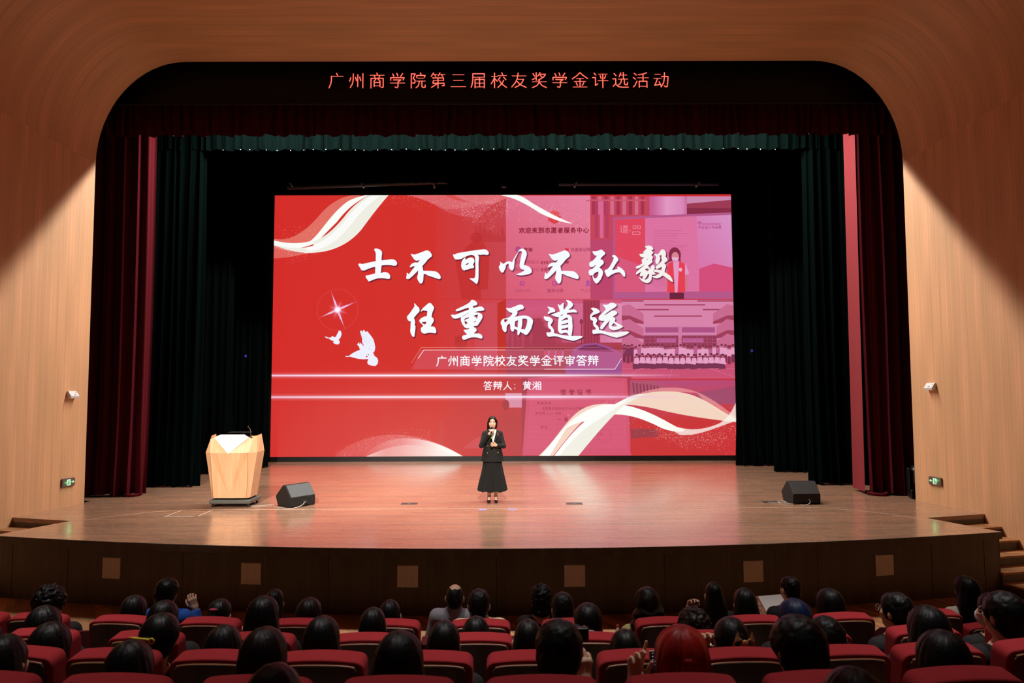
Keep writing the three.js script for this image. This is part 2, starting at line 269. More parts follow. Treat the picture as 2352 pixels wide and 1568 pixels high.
// ---------------------------------------------------------------- lettering: strokes of the characters on a 100 x 100 square, and the brush-written title as outlines
const GLYPH = {
  广: '50,4 56,16|16,22 92,22|18,22 18,50 14,72 4,96', 州: '12,32 5,54|28,8 27,50 22,72 10,94|42,30 48,50|56,12 56,88|68,28 75,50|88,6 88,96',
  商: '48,2 52,12|6,16 94,16|32,20 37,31|66,20 61,31|12,36 12,97|12,36 88,36 88,92 76,94|42,40 30,56|56,40 70,56|32,62 32,88|32,62 68,62 68,88|32,84 68,84',
  学: '20,8 28,24|46,4 52,20|82,6 70,24|8,32 8,48|8,32 92,32 86,46|26,46 72,46 54,58|54,58 54,88 48,96 36,92|6,66 96,66',
  院: '10,8 10,98|10,8 34,8 22,36|22,36 34,50 32,66 18,66|66,2 72,14|44,18 44,32|44,18 96,18 92,30|52,36 86,36|42,54 98,54|60,54 58,72 52,86 40,96|76,54 76,88 82,94 96,94 97,80',
  第: '22,2 8,24|16,12 46,12|28,12 36,24|62,2 52,20|58,12 94,12|70,12 80,24|16,34 84,34 84,50|22,50 84,50|22,50 18,68 88,68 88,84 76,84|50,34 50,98|46,70 10,94',
  三: '14,14 86,14|20,50 80,50|4,90 96,90', 届: '14,8 86,8 86,30|14,8 14,48 10,74 4,94|14,30 86,30|28,44 28,98|28,44 86,44 86,98|56,32 56,90|28,68 86,68|28,92 86,92',
  校: '4,26 42,26|23,4 23,97|22,32 14,54 2,72|26,40 40,56|68,2 74,14|44,20 98,20|58,30 46,48|80,30 94,46|80,50 70,70 44,96|54,52 66,72 98,96',
  友: '6,22 94,22|44,4 38,40 26,66 4,92|40,44 78,44|78,44 66,68 44,86 24,96|38,58 56,78 94,96',
  奖: '10,8 20,24|30,2 30,50|6,46 28,34|54,2 40,24|52,12 88,12 76,30 42,50|56,20 66,30|6,60 94,60|50,50 46,68 34,84 6,97|52,66 66,84 94,97',
  金: '50,2 30,22 2,42|50,2 70,20 98,40|28,40 72,40|14,58 86,58|50,40 50,92|26,66 34,84|74,66 64,84|6,94 94,94',
  评: '12,6 22,18|2,34 20,34 20,84 34,74|40,12 94,12|50,22 56,40|84,22 76,40|36,54 98,54|66,12 66,98',
  选: '10,8 22,22|2,42 20,42 20,72 4,90|20,76 36,92 60,96 98,96|52,4 42,28|50,18 90,18|36,44 96,44|68,2 68,44|56,44 54,60 48,72 36,82|74,44 74,74 80,80 92,80 94,66',
  活: '10,8 22,18|4,34 16,44|4,94 14,82 26,58|86,4 66,12 36,16|30,36 98,36|64,14 64,58|40,58 40,97|40,58 88,58 88,97|40,90 88,90',
  动: '12,14 46,14|4,40 52,40|28,40 20,62 10,84 44,78|38,62 50,88|54,28 94,28 92,60 88,92 78,94 70,88|72,4 71,36 66,66 50,94',
  审: '48,2 54,12|6,18 6,34|6,18 94,18 90,32|20,38 80,38 80,78|20,38 20,78|20,58 80,58|20,76 80,76|50,28 50,98',
  答: '22,2 8,24|16,12 46,12|28,12 36,24|62,2 52,20|58,12 94,12|70,12 80,24|50,24 28,44 4,56|50,24 72,42 96,54|32,54 68,54|24,68 24,98|24,68 76,68 76,98|24,92 76,92',
  辩: '20,2 24,12|4,16 36,16|10,22 14,34|30,22 26,34|2,40 38,40|4,58 36,58|20,40 18,74 6,96|44,8 50,20|40,34 52,34 52,84 60,74|76,2 80,12|62,16 96,16|68,22 72,34|90,22 86,34|60,40 98,40|62,60 96,60|79,40 79,98',
  人: '50,6 48,36 38,64 6,96|50,30 60,60 94,96', '：': '20,36 22,36|20,80 22,80',
  黄: '10,16 90,16|32,2 32,30|68,2 68,30|4,32 96,32|22,44 22,78|22,44 78,44 78,78|22,60 78,60|22,76 78,76|50,32 50,76|34,80 12,97|66,80 90,97',
  湘: '8,8 20,18|2,34 14,44|2,94 12,80 22,60|26,30 58,30|42,4 42,97|42,36 34,58 22,74|44,44 56,58|64,10 64,97|64,10 94,10 94,97|64,38 94,38|64,64 94,64|64,90 94,90',
  欢: '6,20 40,20 34,44 24,68 4,92|10,38 26,58 42,84|60,4 54,26 44,44|56,22 94,22 86,42|72,28 70,54 60,76 42,96|72,52 82,78 98,96', 迎: '8,10 20,22|2,42 18,42 18,74 4,90|18,76 34,92 60,96 98,96|56,8 38,16 38,72 54,62|64,14 92,14 92,62 80,62|64,14 64,86',
  来: '12,20 88,20|26,30 34,44|74,30 66,44|4,50 96,50|50,3 50,98|48,52 30,76 4,92|52,52 70,76 96,92', 到: '4,10 60,10|30,10 14,38 54,34|44,22 58,44|10,58 56,58|32,40 32,88|2,92 62,84|74,12 74,70|92,4 92,92 80,92',
  志: '8,20 92,20|50,3 50,44|16,44 84,44|10,62 4,86|30,58 30,88 38,95 68,95 70,80|50,54 58,70|80,60 94,84', 愿: '10,8 94,8|14,8 14,50 10,76 2,96|56,12 46,22|34,22 34,54|34,22 82,22 82,54|34,38 82,38|34,54 82,54|58,54 58,68|44,60 32,72|70,58 84,70|26,78 20,94|40,76 40,92 48,96 72,96 74,86|54,74 60,86|84,76 94,92',
  者: '18,20 72,20|46,3 46,42|4,42 96,42|86,8 60,38 6,72|28,58 28,98|28,58 78,58 78,98|28,76 78,76|28,94 78,94', 服: '12,8 12,60 4,96|12,8 38,8 38,94 28,94|12,34 38,34|12,58 38,58|54,8 54,98|54,8 90,8 90,32 78,32|54,46 90,46 78,74 58,96|62,54 74,78 98,96',
  务: '38,3 26,22 8,36|34,14 78,14 56,38 8,58|30,22 52,38 94,54|14,68 80,68 76,94 62,92|48,54 42,76 14,97', 中: '14,24 14,66|14,24 86,24 86,66|14,62 86,62|50,3 50,98', 心: '12,40 4,72|30,28 30,80 38,92 72,92 76,68|46,10 60,34|82,34 96,64',
  证: '12,8 22,20|2,36 20,36 20,86 34,74|42,12 96,12|70,12 70,92|70,50 92,50|50,44 50,92|38,93 98,93', 照: '8,8 8,62|8,8 40,8 40,62|8,34 40,34|8,60 40,60|48,8 92,8 90,34 80,34|66,10 62,26 48,38|54,44 54,66|54,44 90,44 90,66|54,64 90,64|12,76 4,96|34,78 38,94|60,78 66,94|82,76 94,96',
  扫: '2,26 40,26|22,4 22,90 12,88|2,62 40,48|52,16 92,16 92,94|56,52 92,52|50,88 92,88', 码: '2,12 42,12|20,12 4,56|14,44 14,88|14,44 38,44 38,88|14,84 38,84|48,10 84,10 82,48|56,24 54,48 94,48 92,92 80,92|44,72 80,72', 计: '14,8 26,20|2,38 22,38 22,88 38,74|42,40 98,40|70,4 70,98',
  时: '8,14 8,84|8,14 38,14 38,84|8,46 38,46|8,80 38,80|46,30 98,30|82,4 82,92 68,92|54,48 64,66', 记: '12,8 24,20|2,38 20,38 20,88 36,74|46,14 90,14 90,46|50,46 90,46|50,46 50,86 58,92 94,92 95,74', 录: '16,8 80,8 80,40|20,24 80,24|4,42 96,42|50,42 50,94 40,94|16,54 28,66|6,90 44,70|84,52 62,66|54,60 92,92',
  个: '50,4 30,30 2,54|50,4 70,28 98,52|50,36 50,98', 总: '28,3 36,18|70,3 60,18|20,24 20,54|20,24 80,24 80,54|20,52 80,52|10,66 4,90|28,64 28,90 36,95 68,95 70,82|50,60 58,76|82,64 94,88', 间: '10,4 20,16|8,24 8,98|30,10 92,10 92,94 80,94|32,32 32,80|32,32 68,32 68,80|32,56 68,56|32,80 68,80',
  小: '50,4 50,92 38,88|26,34 6,74|72,34 94,72', 分: '38,6 26,30 4,50|60,6 74,30 96,48|20,52 76,52 72,94 56,92|46,52 38,76 10,97', 钟: '20,3 4,28|14,16 42,16|12,36 40,36|4,56 42,56|22,36 22,90 40,78|50,28 50,66|50,28 94,28 94,66|50,64 94,64|72,4 72,97',
  荣: '6,14 94,14|32,3 32,24|68,3 68,24|8,34 8,48|8,34 92,34 88,46|8,62 92,62|50,44 50,98|48,64 32,82 8,94|52,64 68,82 92,94', 誉: '22,4 30,18|48,2 52,18|80,4 68,20|4,28 96,28|34,28 4,48|64,28 96,46|34,50 66,50|30,62 70,62|28,74 28,98|28,74 72,74 72,98|28,94 72,94|20,40 80,40', 书: '14,18 76,18 72,44|6,44 88,44 86,76 70,74|46,3 46,98|76,4 92,16',
  楼: '2,26 36,26|20,4 20,97|20,32 4,66|22,40 36,54|46,8 54,22|90,6 82,22|40,28 98,28|68,4 68,50|66,30 42,50|70,30 94,48|38,66 98,66|60,54 50,78 88,97|84,66 72,84 44,97', 道: '8,10 20,22|2,42 18,42 18,74 4,90|18,76 34,92 60,96 98,96|50,2 56,14|82,2 74,14|36,18 98,18|66,18 60,30|44,32 44,82|44,32 88,32 88,82|44,48 88,48|44,64 88,64|44,80 88,80',
  同: '10,8 10,98|10,8 90,8 90,92 78,94|28,28 72,28|32,46 32,80|32,46 68,46 68,80|32,76 68,76', 年: '28,2 18,24 4,42|24,20 88,20|26,46 84,46|26,46 26,70|4,70 96,70|56,20 56,98', 度: '50,2 56,12|10,16 94,16|14,16 12,60 4,96|26,36 92,36|42,26 42,52|70,26 70,52|42,52 70,52|28,64 78,64 56,86 28,98|36,70 60,88 96,97', 一: '6,50 94,50', 星: '24,4 24,44|24,4 76,4 76,44|24,24 76,24|24,44 76,44|22,48 8,70|20,60 90,60|50,48 50,94|18,76 82,76|4,95 96,95',
  毕: '8,24 36,20|24,4 24,44 38,38|84,10 60,26|60,4 60,42 90,42 92,32|6,64 94,64|50,48 50,98', 业: '34,6 34,90|66,6 66,90|10,30 22,64|90,28 78,64|4,92 96,92', 设: '12,8 22,20|2,38 20,38 20,88 36,74|50,8 48,30 40,42|50,8 82,8 82,34 96,36|44,52 84,52 68,80 40,97|50,56 66,80 98,97', 作: '28,4 16,30 2,50|18,30 18,98|50,4 44,24 34,42|46,24 96,24|64,24 64,98|64,48 92,48|64,70 92,70', 品: '28,6 28,42|28,6 72,6 72,42|28,40 72,40|8,54 8,94|8,54 42,54 42,94|8,92 42,92|58,54 58,94|58,54 92,54 92,94|58,92 92,92', 展: '14,6 86,6 86,24|14,6 14,50 4,96|14,24 86,24|28,40 90,40|44,30 44,56|72,30 72,56|20,56 96,56|36,56 36,94 52,84|58,58 72,80 96,94|86,64 72,76',
};
function write(ctx, text, x, y, size, pitch, lw, color, hor = 1) {
  ctx.strokeStyle = color; ctx.lineCap = 'round'; ctx.lineJoin = 'round';
  [...text].forEach((ch, i) => {
    const g = GLYPH[ch]; if (!g) return;
    for (const s of g.split('|')) {
      const p = s.split(' ').map((q) => q.split(',').map(Number)), flat = p.length === 2 && Math.abs(p[0][1] - p[1][1]) < 6;
      ctx.lineWidth = lw * (flat ? hor : 1); ctx.beginPath();
      p.forEach(([a, b], k) => { const X = x + i * pitch + a / 100 * size, Y = y + b / 100 * size; k ? ctx.lineTo(X, Y) : ctx.moveTo(X, Y); }); ctx.stroke();
    }
  });
}
// outlines of the brush-written title: [x, y, scale, outline | holes ...]
const BRUSH = [
  [820, 565, 11.76, '465,125 480,98 530,95 590,110 640,140 670,180 675,230 662,330 662,420 780,408 920,388 990,395 1040,425 1072,465 1082,505 1065,545 1030,562 980,560 920,545 840,538 740,542 660,553 650,660 640,760 680,760 700,740 760,738 820,752 865,785 890,830 895,880 880,912 845,922 800,915 740,902 640,897 540,908 450,935 380,965 330,990 305,980 285,945 240,890 230,855 245,830 310,825 400,795 490,775 497,588 400,610 300,645 210,685 150,692 120,680 90,625 38,540 40,512 70,505 150,518 260,493 380,465 508,442 512,240 500,190'],
  ...[0, 317].map((dx) => [820 + dx, 565, 11.76, '1455,250 1470,240 1520,260 1570,258 1650,230 1760,190 1860,148 1910,148 1960,175 2000,225 2020,270 2012,310 1970,340 1910,390 1850,470 1760,570 1790,705 1900,705 2040,712 2130,722 2180,755 2230,805 2258,860 2255,905 2225,925 2190,920 2090,885 1980,850 1910,825 1840,785 1797,785 1790,880 1785,960 1765,1020 1730,1048 1700,1040 1660,985 1630,920 1625,880 1645,800 1655,680 1600,740 1500,840 1420,910 1370,930 1335,910 1328,885 1342,830 1345,770 1355,755 1395,795 1430,760 1500,665 1570,578 1540,570 1500,580 1450,607 1425,595 1440,560 1480,510 1530,485 1580,475 1645,480 1680,430 1725,370 1680,405 1620,425 1570,412 1530,370 1490,310']),
  [1030, 565, 11.76, '122,258 175,258 240,222 400,195 600,160 800,132 950,115 1010,122 1055,155 1085,200 1087,235 1060,262 1020,262 960,252 870,262 780,255 810,290 825,350 810,470 812,700 808,900 795,990 770,1055 755,1058 680,1000 575,920 580,905 680,908 715,885 725,830 732,640 722,400 720,330 700,295 655,270 600,262 530,285 420,330 340,375 260,390 190,390 155,350 130,290'],
  [1030, 565, 11.76, '455,345 430,350 385,400 355,470 345,560 355,620 380,665 430,695 450,675 520,665 590,635 660,628 688,610 680,570 658,530 680,490 700,450 695,400 670,360 620,338 570,345 510,372 455,405|465,555 470,520 510,490 553,475 540,515 500,540'],
  [1030, 565, 11.76, '1395,460 1440,490 1490,517 1540,475 1590,450 1640,445 1690,460 1722,470 1745,415 1790,330 1840,250 1860,240 1855,265 1810,350 1785,400 1780,480 1770,560 1765,620 1745,670 1715,695 1690,685 1650,640 1635,590 1632,530 1615,505 1580,515 1545,555 1540,620 1510,680 1485,735 1455,750 1430,740 1390,690 1370,640 1358,590 1385,555 1405,510'],
  [1030, 565, 11.76, '1868,200 1880,205 1870,225 1860,218'],
  [1030, 565, 11.76, '1880,185 1895,150 1930,115 1975,98 2030,105 2080,145 2108,195 2115,250 2095,330 2060,430 2035,540 2110,565 2180,595 2225,645 2248,700 2240,750 2200,775 2120,800 2030,820 1930,825 1850,810 1825,798 1900,775 1990,735 2070,675 1990,665 1950,640 1925,590 1925,520 1945,400 1975,260 1990,190 1970,165 1930,160'],
  [1345, 560, 11.2, '172,225 190,218 250,220 320,205 395,172 430,185 480,235 505,265 495,295 440,340 368,425 410,430 445,460 468,505 455,545 400,590 350,640 400,680 440,730 448,775 430,850 390,940 330,1020 280,1058 245,1030 200,960 180,890 178,825 130,850 95,820 78,770 82,730 110,700 180,670 230,625 285,555 240,580 190,620 150,632 115,615 95,575 97,530 125,490 180,465 230,420 295,325 240,325 205,285|195,820 195,870 220,915 250,925 290,905 320,850 335,790 330,745 290,750 240,775'],
  [1345, 560, 11.2, '685,350 690,325 720,312 765,325 805,365 835,410 840,450 800,500 750,580 672,710 760,695 830,680 812,625 830,615 890,640 950,685 1000,740 1018,800 1015,860 1005,882 970,865 920,800 880,762 830,762 740,785 650,830 575,888 550,870 515,800 488,735 500,705 560,685 620,620 680,510 720,420 725,375'],
  [1345, 560, 11.2, '1525,90 1560,78 1630,68 1690,80 1730,125 1745,160 1685,195 1735,235 1738,260 1685,315 1725,360 1728,400 1695,440 1720,465 1715,505 1600,590 1640,640 1665,690 1690,600 1730,568 1770,600 1785,640 1755,695 1740,740 1790,790 1800,815 1705,825 1700,880 1690,960 1660,1010 1600,1040 1540,1035 1470,1005 1420,960 1370,895 1400,905 1460,950 1470,900 1490,830 1530,770 1470,850 1420,872 1400,855 1405,800 1450,730 1370,780 1310,818 1298,800 1310,760 1380,690 1470,615 1560,530 1470,590 1380,650 1320,668 1290,635 1310,612 1390,580 1465,530 1445,480 1450,430 1525,365 1460,375 1410,345 1385,295 1400,285 1440,292 1530,250 1470,245 1580,150|1555,465 1575,425 1625,395 1600,430|1520,685 1570,660 1615,670 1632,700 1590,745|1500,960 1560,890 1605,800 1642,805 1630,890 1580,945'],
  [1345, 560, 11.2, '1760,295 1800,290 1860,300 1900,250 1945,180 1985,165 2030,190 2060,240 2068,300 2055,360 2085,390 2110,440 2100,470 2015,525 2065,580 2070,620 2040,690 2028,760 2100,800 2180,860 2225,930 2248,1015 2200,1000 2120,940 1985,840 1920,890 1840,920 1760,905 1700,865 1720,860 1800,855 1860,825 1905,785 1840,760 1755,745 1765,695 1850,695 1950,715 1968,615 1830,680 1805,650 1815,605 1890,540 1970,465 1955,380 1958,310 1890,330 1920,380 1910,450 1880,520 1840,560 1810,530 1795,470 1820,380 1800,340'],
  [925, 685, 11.76, '310,180 325,180 370,235 430,290 450,330 450,380 430,415 370,475 295,570 320,630 330,690 318,765 340,790 335,880 320,980 308,1070 285,1083 255,1060 215,990 202,920 210,800 215,650 180,662 150,640 120,590 110,540 140,500 200,430 260,340 310,270 318,230'],
  [925, 685, 11.76, '485,400 500,360 550,300 620,235 690,175 730,165 765,180 820,250 840,290 830,340 795,420 770,540 810,570 832,615 825,670 780,740 748,800 830,805 865,830 895,890 900,940 890,975 850,982 800,970 720,962 650,975 600,992 560,990 510,960 485,900 490,840 560,785 500,725 450,670 450,625 500,575 570,540 650,520 665,380 600,372 545,360 510,385|500,680 535,720 595,755 630,720 635,670'],
  [925, 685, 11.76, '1425,370 1440,345 1540,295 1660,240 1780,170 1830,125 1845,90 1880,82 1940,100 1990,140 2012,185 2000,220 1940,235 1860,243 1895,260 1905,303 1990,285 2060,262 2110,260 2165,285 2200,335 2190,362 2140,375 2020,385 1910,430 1990,422 2070,435 2130,470 2152,520 2140,580 2090,665 2010,778 1915,790 1905,815 1960,840 1990,885 1985,920 1930,970 1915,998 2000,990 2080,1000 2130,1035 2150,1085 2140,1118 2100,1125 2020,1100 1930,1090 1840,1095 1760,1120 1680,1155 1630,1155 1600,1115 1602,1070 1630,1045 1690,1035 1735,1008 1680,960 1642,910 1650,895 1720,885 1780,870 1795,840 1730,850 1670,825 1610,745 1570,640 1565,580 1585,535 1500,575 1420,588 1360,578 1320,530 1303,490 1320,482 1400,490 1500,455 1640,400 1790,345 1775,285 1640,330 1520,375 1450,390|1660,600 1700,570 1790,550 1790,580 1700,610 1670,640 1760,705 1685,755 1665,680|1905,520 1950,490 2025,475 2030,500 2000,600 1960,545|1905,705 1925,670 1985,635 1960,680|1600,530 1700,465 1795,420 1790,432 1700,480 1620,535'],
  [1140, 685, 11.76, '262,318 275,297 330,308 400,300 500,260 600,218 660,210 710,230 740,275 738,310 700,335 640,340 560,385 565,440 540,490 480,550 580,525 700,507 800,508 890,540 960,595 988,650 975,720 940,850 890,940 830,1015 790,1030 740,1000 640,940 600,1040 578,1035 565,980 570,905 480,860 460,935 440,940 400,915 380,870 375,770 350,715 290,765 270,830 268,920 245,955 220,950 175,905 155,850 150,790 120,740 115,690 140,630 190,595 270,580 350,550 410,495 435,430 380,425 320,385|205,610 260,602 320,618 285,650 235,705 210,660|500,660 585,625 575,835 490,795|695,590 790,585 830,610 835,660 815,770 770,882 665,870 695,740'],
  [1140, 685, 11.76, '1380,270 1400,262 1460,290 1510,290 1555,320 1590,375 1580,405 1520,415 1460,435 1400,462 1388,445 1400,410 1445,375 1420,330'],
  [1140, 685, 11.76, '1655,205 1675,200 1712,242 1800,162 1820,175 1810,260 1812,360 1870,300 1925,230 1930,160 1880,95 1890,85 1950,95 2020,135 2065,190 2068,230 2030,280 1935,355 2010,350 2090,340 2140,360 2178,410 2165,425 2080,415 1895,435 1910,485 1960,490 2015,525 2045,580 2045,680 2055,800 2045,920 2030,1010 2015,1058 2100,1060 2200,1060 2300,1062 2328,1075 2300,1105 2200,1150 2080,1188 2000,1170 1880,1145 1760,1110 1640,1070 1560,1060 1480,1070 1410,1080 1370,1050 1352,1000 1360,960 1440,965 1485,935 1470,890 1410,840 1390,780 1390,710 1410,655 1345,650 1300,610 1280,560 1285,530 1305,522 1330,540 1410,540 1470,570 1520,620 1522,660 1455,765 1510,830 1555,900 1558,985 1700,1020 1850,1045 1960,1058 1940,1020 1905,968 1820,970 1750,1000 1700,975 1665,910 1660,800 1670,660 1680,580 1700,545 1640,545 1560,525 1485,485 1510,470 1620,430 1720,395 1690,300|1755,640 1755,655 1900,620 1940,640 1930,580 1910,552 1840,585|1750,750 1750,772 1900,750 1940,765 1940,690 1850,725|1750,862 1755,905 1880,895 1940,920 1942,820 1850,850|1700,530 1760,482 1805,468 1800,490 1740,520'],
  [1340, 685, 14.93, '672,290 690,265 780,280 850,260 910,215 970,203 1050,215 1110,250 1138,295 1115,335 1020,395 900,470 790,550 708,625 720,638 820,580 960,485 1020,470 1090,490 1150,530 1155,570 1100,615 995,690 1060,715 1090,765 1065,850 1180,920 1280,970 1355,1025 1300,1065 1180,1120 1040,1148 950,1130 890,1080 868,1010 870,920 915,790 830,880 740,990 660,1095 620,1112 590,1100 568,1060 600,990 730,820 620,822 550,805 520,760 520,710 545,660 640,570 770,435 740,380|945,1000 990,945 1035,890 1100,945 1155,1005 1140,1020 1040,1030'],
  [1340, 685, 14.93, '255,405 275,380 340,375 430,395 510,440 560,505 545,540 460,575 340,620 290,650 280,690 300,702 400,705 430,735 470,800 460,840 410,935 470,985 520,1050 535,1145 620,1155 720,1180 820,1215 960,1230 1140,1225 1300,1205 1440,1190 1520,1195 1565,1220 1530,1255 1420,1315 1280,1360 1140,1400 1060,1385 900,1340 760,1290 640,1255 500,1255 340,1275 310,1240 300,1180 320,1140 400,1130 430,1090 400,1050 345,985 325,900 335,820 280,810 240,770 228,700 240,620 290,555 345,520 320,470'],
];
const DOVES = [
  [725, 660, 8.25, '780,1115 795,1090 815,1075 845,1078 870,1100 905,1135 915,1128 885,1080 878,1050 880,1000 860,930 840,860 850,843 870,850 890,880 892,850 905,832 925,845 940,880 955,862 980,862 1000,890 1050,950 1090,1010 1110,1080 1125,1160 1115,1220 1095,1260 1070,1255 1100,1290 1105,1320 1160,1360 1180,1410 1170,1470 1130,1512 1050,1505 990,1480 975,1440 1000,1380 900,1385 800,1375 700,1350 640,1332 600,1342 565,1335 560,1325 620,1328 700,1270 780,1230 840,1210 820,1150 800,1125|940,1330 965,1318 990,1345 960,1350|975,1290 1000,1290 1015,1305 990,1312'],
  [725, 660, 8.25, '168,958 200,962 240,980 300,975 300,955 320,948 340,968 380,965 400,920 430,870 435,845 450,850 460,845 475,860 487,890 485,930 465,980 430,1020 450,1045 450,1080 430,1102 400,1105 350,1090 328,1065 345,1042 300,1030 240,990 200,985'],
];
// ---------------------------------------------------------------- the slide on the video wall
// drawn in slide units (1062 x 600), origin at the top left of the wall; S(x, y) reads coordinates laid out with the wall's upper left corner at (626, 447)
const SW = 2048, SH = 1162;
const slide = document.createElement('canvas'); slide.width = SW; slide.height = SH;
{
  const c = slide.getContext('2d');
  const S = (x, y) => { const t = (y - 448) / 599, l = 632 - 12 * t, w = 1047 + 25 * t, u = (x - l) / w; return [u * SW, (y - (449 - 3 * u)) / (599.5 + 0.8 * u) * SH]; };
  const K = SW / 1060;
  const path = (pts) => { c.beginPath(); pts.forEach((p, i) => { const q = S(...p); i ? c.lineTo(...q) : c.moveTo(...q); }); c.closePath(); };
  const P = (s) => s.trim().split(/\s+/).map((q) => q.split(',').map(Number));
  const fill = (pts, col) => { path(pts); c.fillStyle = col; c.fill(); };
  const rect = (x0, y0, x1, y1, col) => fill([[x0, y0], [x1, y0], [x1, y1], [x0, y1]], col);
  const grad = (x0, y0, x1, y1, ...stops) => { const g = c.createLinearGradient(...S(x0, y0), ...S(x1, y1)); stops.forEach(([t, k]) => g.addColorStop(t, k)); return g; };
  const T = (str, x, y, size, pitch, lw, col, hor) => write(c, str, ...S(x, y), size * K, pitch * K, lw * K, col, hor);
  const oval = (x, y, rx, ry, col) => { c.beginPath(); c.ellipse(...S(x, y), rx * K, ry * K, 0, 0, 7); c.fillStyle = col; c.fill(); };
  rect(600, 430, 1720, 1070, grad(626, 0, 1690, 0, [0, '#d42c28'], [0.35, '#d2312c'], [1, '#c82a2c']));
  // the tinted photographs of the collage, fading in from the left
  const soft = (x0, x1, col) => grad(x0, 0, x1, 0, [0, col + '00'], [1, col + 'ff']);
  rect(1000, 460, 1162, 690, soft(960, 1150, '#c8434c')); fill(P('1046,600 1080,560 1100,600 1105,690 1060,690'), '#c02c2aaa'); oval(1094, 548, 14, 13, '#b8282888'); fill(P('1080,560 1112,558 1124,600 1120,668 1098,668'), '#c02a2899');
  for (let i = 0; i < 26; i++) fill(P(`${1090 + i * 3},556 ${1090 + i * 3},${548 - hash(i, 1, 9) * 40} ${1094 + i * 3},${550 - hash(i, 2, 9) * 38} ${1094 + i * 3},558`), '#b62c3066');
  rect(1000, 692, 1162, 870, soft(980, 1150, '#cc4650')); rect(1090, 700, 1144, 850, '#d0506266'); rect(1044, 776, 1062, 790, '#b8302e99'); oval(1058, 790, 14, 18, '#b8302e99'); fill(P('1142,700 1162,690 1162,870 1142,870'), '#c23028');
  rect(1018, 850, 1200, 1046, soft(990, 1190, '#c0383c')); rect(1160, 905, 1200, 938, '#d88aa2'); oval(1161, 932, 8, 12, '#a83038'); fill(P('1140,990 1150,950 1180,948 1198,965 1198,1046 1135,1046'), '#b8383caa'); rect(1008, 965, 1018, 1035, '#c4484c66'); fill(P('1062,1030 1095,1005 1118,1000 1130,1030'), '#d4606c66');
  // welcome page of a phone
  rect(1162, 449, 1402, 690, grad(1162, 690, 1356, 449, [0, '#d85a72'], [0.6, '#e0708c'], [1, '#e482a2']));
  rect(1356, 449, 1402, 690, grad(0, 552, 0, 690, [0, '#d8688c'], [1, '#dd7398']));
  for (let i = 0; i < 3; i++) oval(1348 + i * 4, 461, 1.3, 1.3, '#8c3048');
  fill(P('1259,498 1274,490 1288,498 1288,508 1274,516 1259,508'), '#d83c48'); oval(1274, 493, 12, 9, '#e0525a');
  T('欢迎来到志愿者服务中心', 1192, 524, 13, 14.9, 1.7, '#8e2438');
  oval(1190, 575, 7, 7, '#b04c86'); T('黄湘', 1203, 571, 9, 10.5, 1.4, '#983048'); rect(1297, 572, 1306, 579, '#d8384c'); T('志愿者证照', 1311, 571, 8.6, 9.1, 1, '#b04868');
  T('服务时间总计', 1182, 600, 9, 9.6, 1, '#c04c6c'); T('分钟', 1288, 600, 9, 9.6, 1.3, '#983048'); T('服务时间总计', 1182, 617, 9, 9.6, 1, '#c04c6c'); T('分钟', 1249, 617, 9, 9.6, 1.3, '#983048'); T('小时', 1260, 600, 9, 9.6, 1.3, '#983048');
  c.fillStyle = '#982c44'; c.font = `bold ${11 * K}px sans-serif`; c.fillText('410', ...S(1241, 609.5)); c.fillText('0', ...S(1242, 626));
  oval(1199, 654, 6.2, 6.2, '#c04a88'); rect(1268, 648, 1280, 659, '#c04a88'); rect(1270.5, 651, 1277, 652.5, '#e07898'); rect(1270.5, 655, 1275, 656.5, '#e07898'); oval(1350, 651, 4, 4.6, '#a850a4'); fill(P('1344,660 1346,656 1354,656 1356,660'), '#a850a4');
  c.strokeStyle = '#e07898'; c.lineWidth = 1.3 * K; c.beginPath(); c.moveTo(...S(1199, 650)); c.lineTo(...S(1199, 654.5)); c.lineTo(...S(1202, 654.5)); c.stroke();
  T('扫码计时', 1181, 666, 9, 9.4, 0.9, '#c05070'); T('服务记录', 1257, 666, 9, 9.4, 1, '#b04468'); T('个人中', 1333, 666, 9, 9.4, 1, '#b44a70'); T('楼', 1370, 649, 12, 12, 1.6, '#a04078');
  // photograph with a notice board
  rect(1356, 449, 1690, 690, '#b84468'); rect(1356, 449, 1500, 552, '#c24456');
  for (let i = 0; i < 9; i++) { rect(1360 + i * 14, 450, 1368 + i * 14, 494, i % 2 ? '#d07090' : '#a03048'); rect(1358 + i * 14, 458, 1372 + i * 14, 462, '#c85868'); }
  for (let i = 0; i < 3; i++) rect(1366 + i * 12, 462, 1374 + i * 12, 548, i % 2 ? '#d8689a' : '#b03a58');
  rect(1492, 449, 1578, 495, grad(1492, 0, 1578, 0, [0, '#c46098'], [0.4, '#e2a2cc'], [0.8, '#d890c0'], [1, '#b8588c'])); rect(1578, 449, 1690, 500, '#94384e'); fill(P('1578,449 1690,449 1690,458 1578,468'), '#c890b4'); rect(1578, 478, 1690, 494, '#7c2840');
  fill(P('1408,500 1686,488 1688,690 1408,690'), '#b0588a'); fill(P('1413,505 1681,494 1686,672 1413,674'), grad(1413, 674, 1686, 494, [0, '#d4587c'], [0.5, '#d870a4'], [1, '#d49cd0']));
  fill(P('1413,505 1482,502 1482,628 1468,610 1413,590'), '#de4458'); fill(P('1413,590 1468,610 1482,628 1482,674 1413,674'), '#d6587a'); fill(P('1482,502 1600,497 1606,672 1482,674'), '#dc76a4'); fill(P('1606,620 1640,608 1686,618 1686,672 1606,673'), '#d24c78');
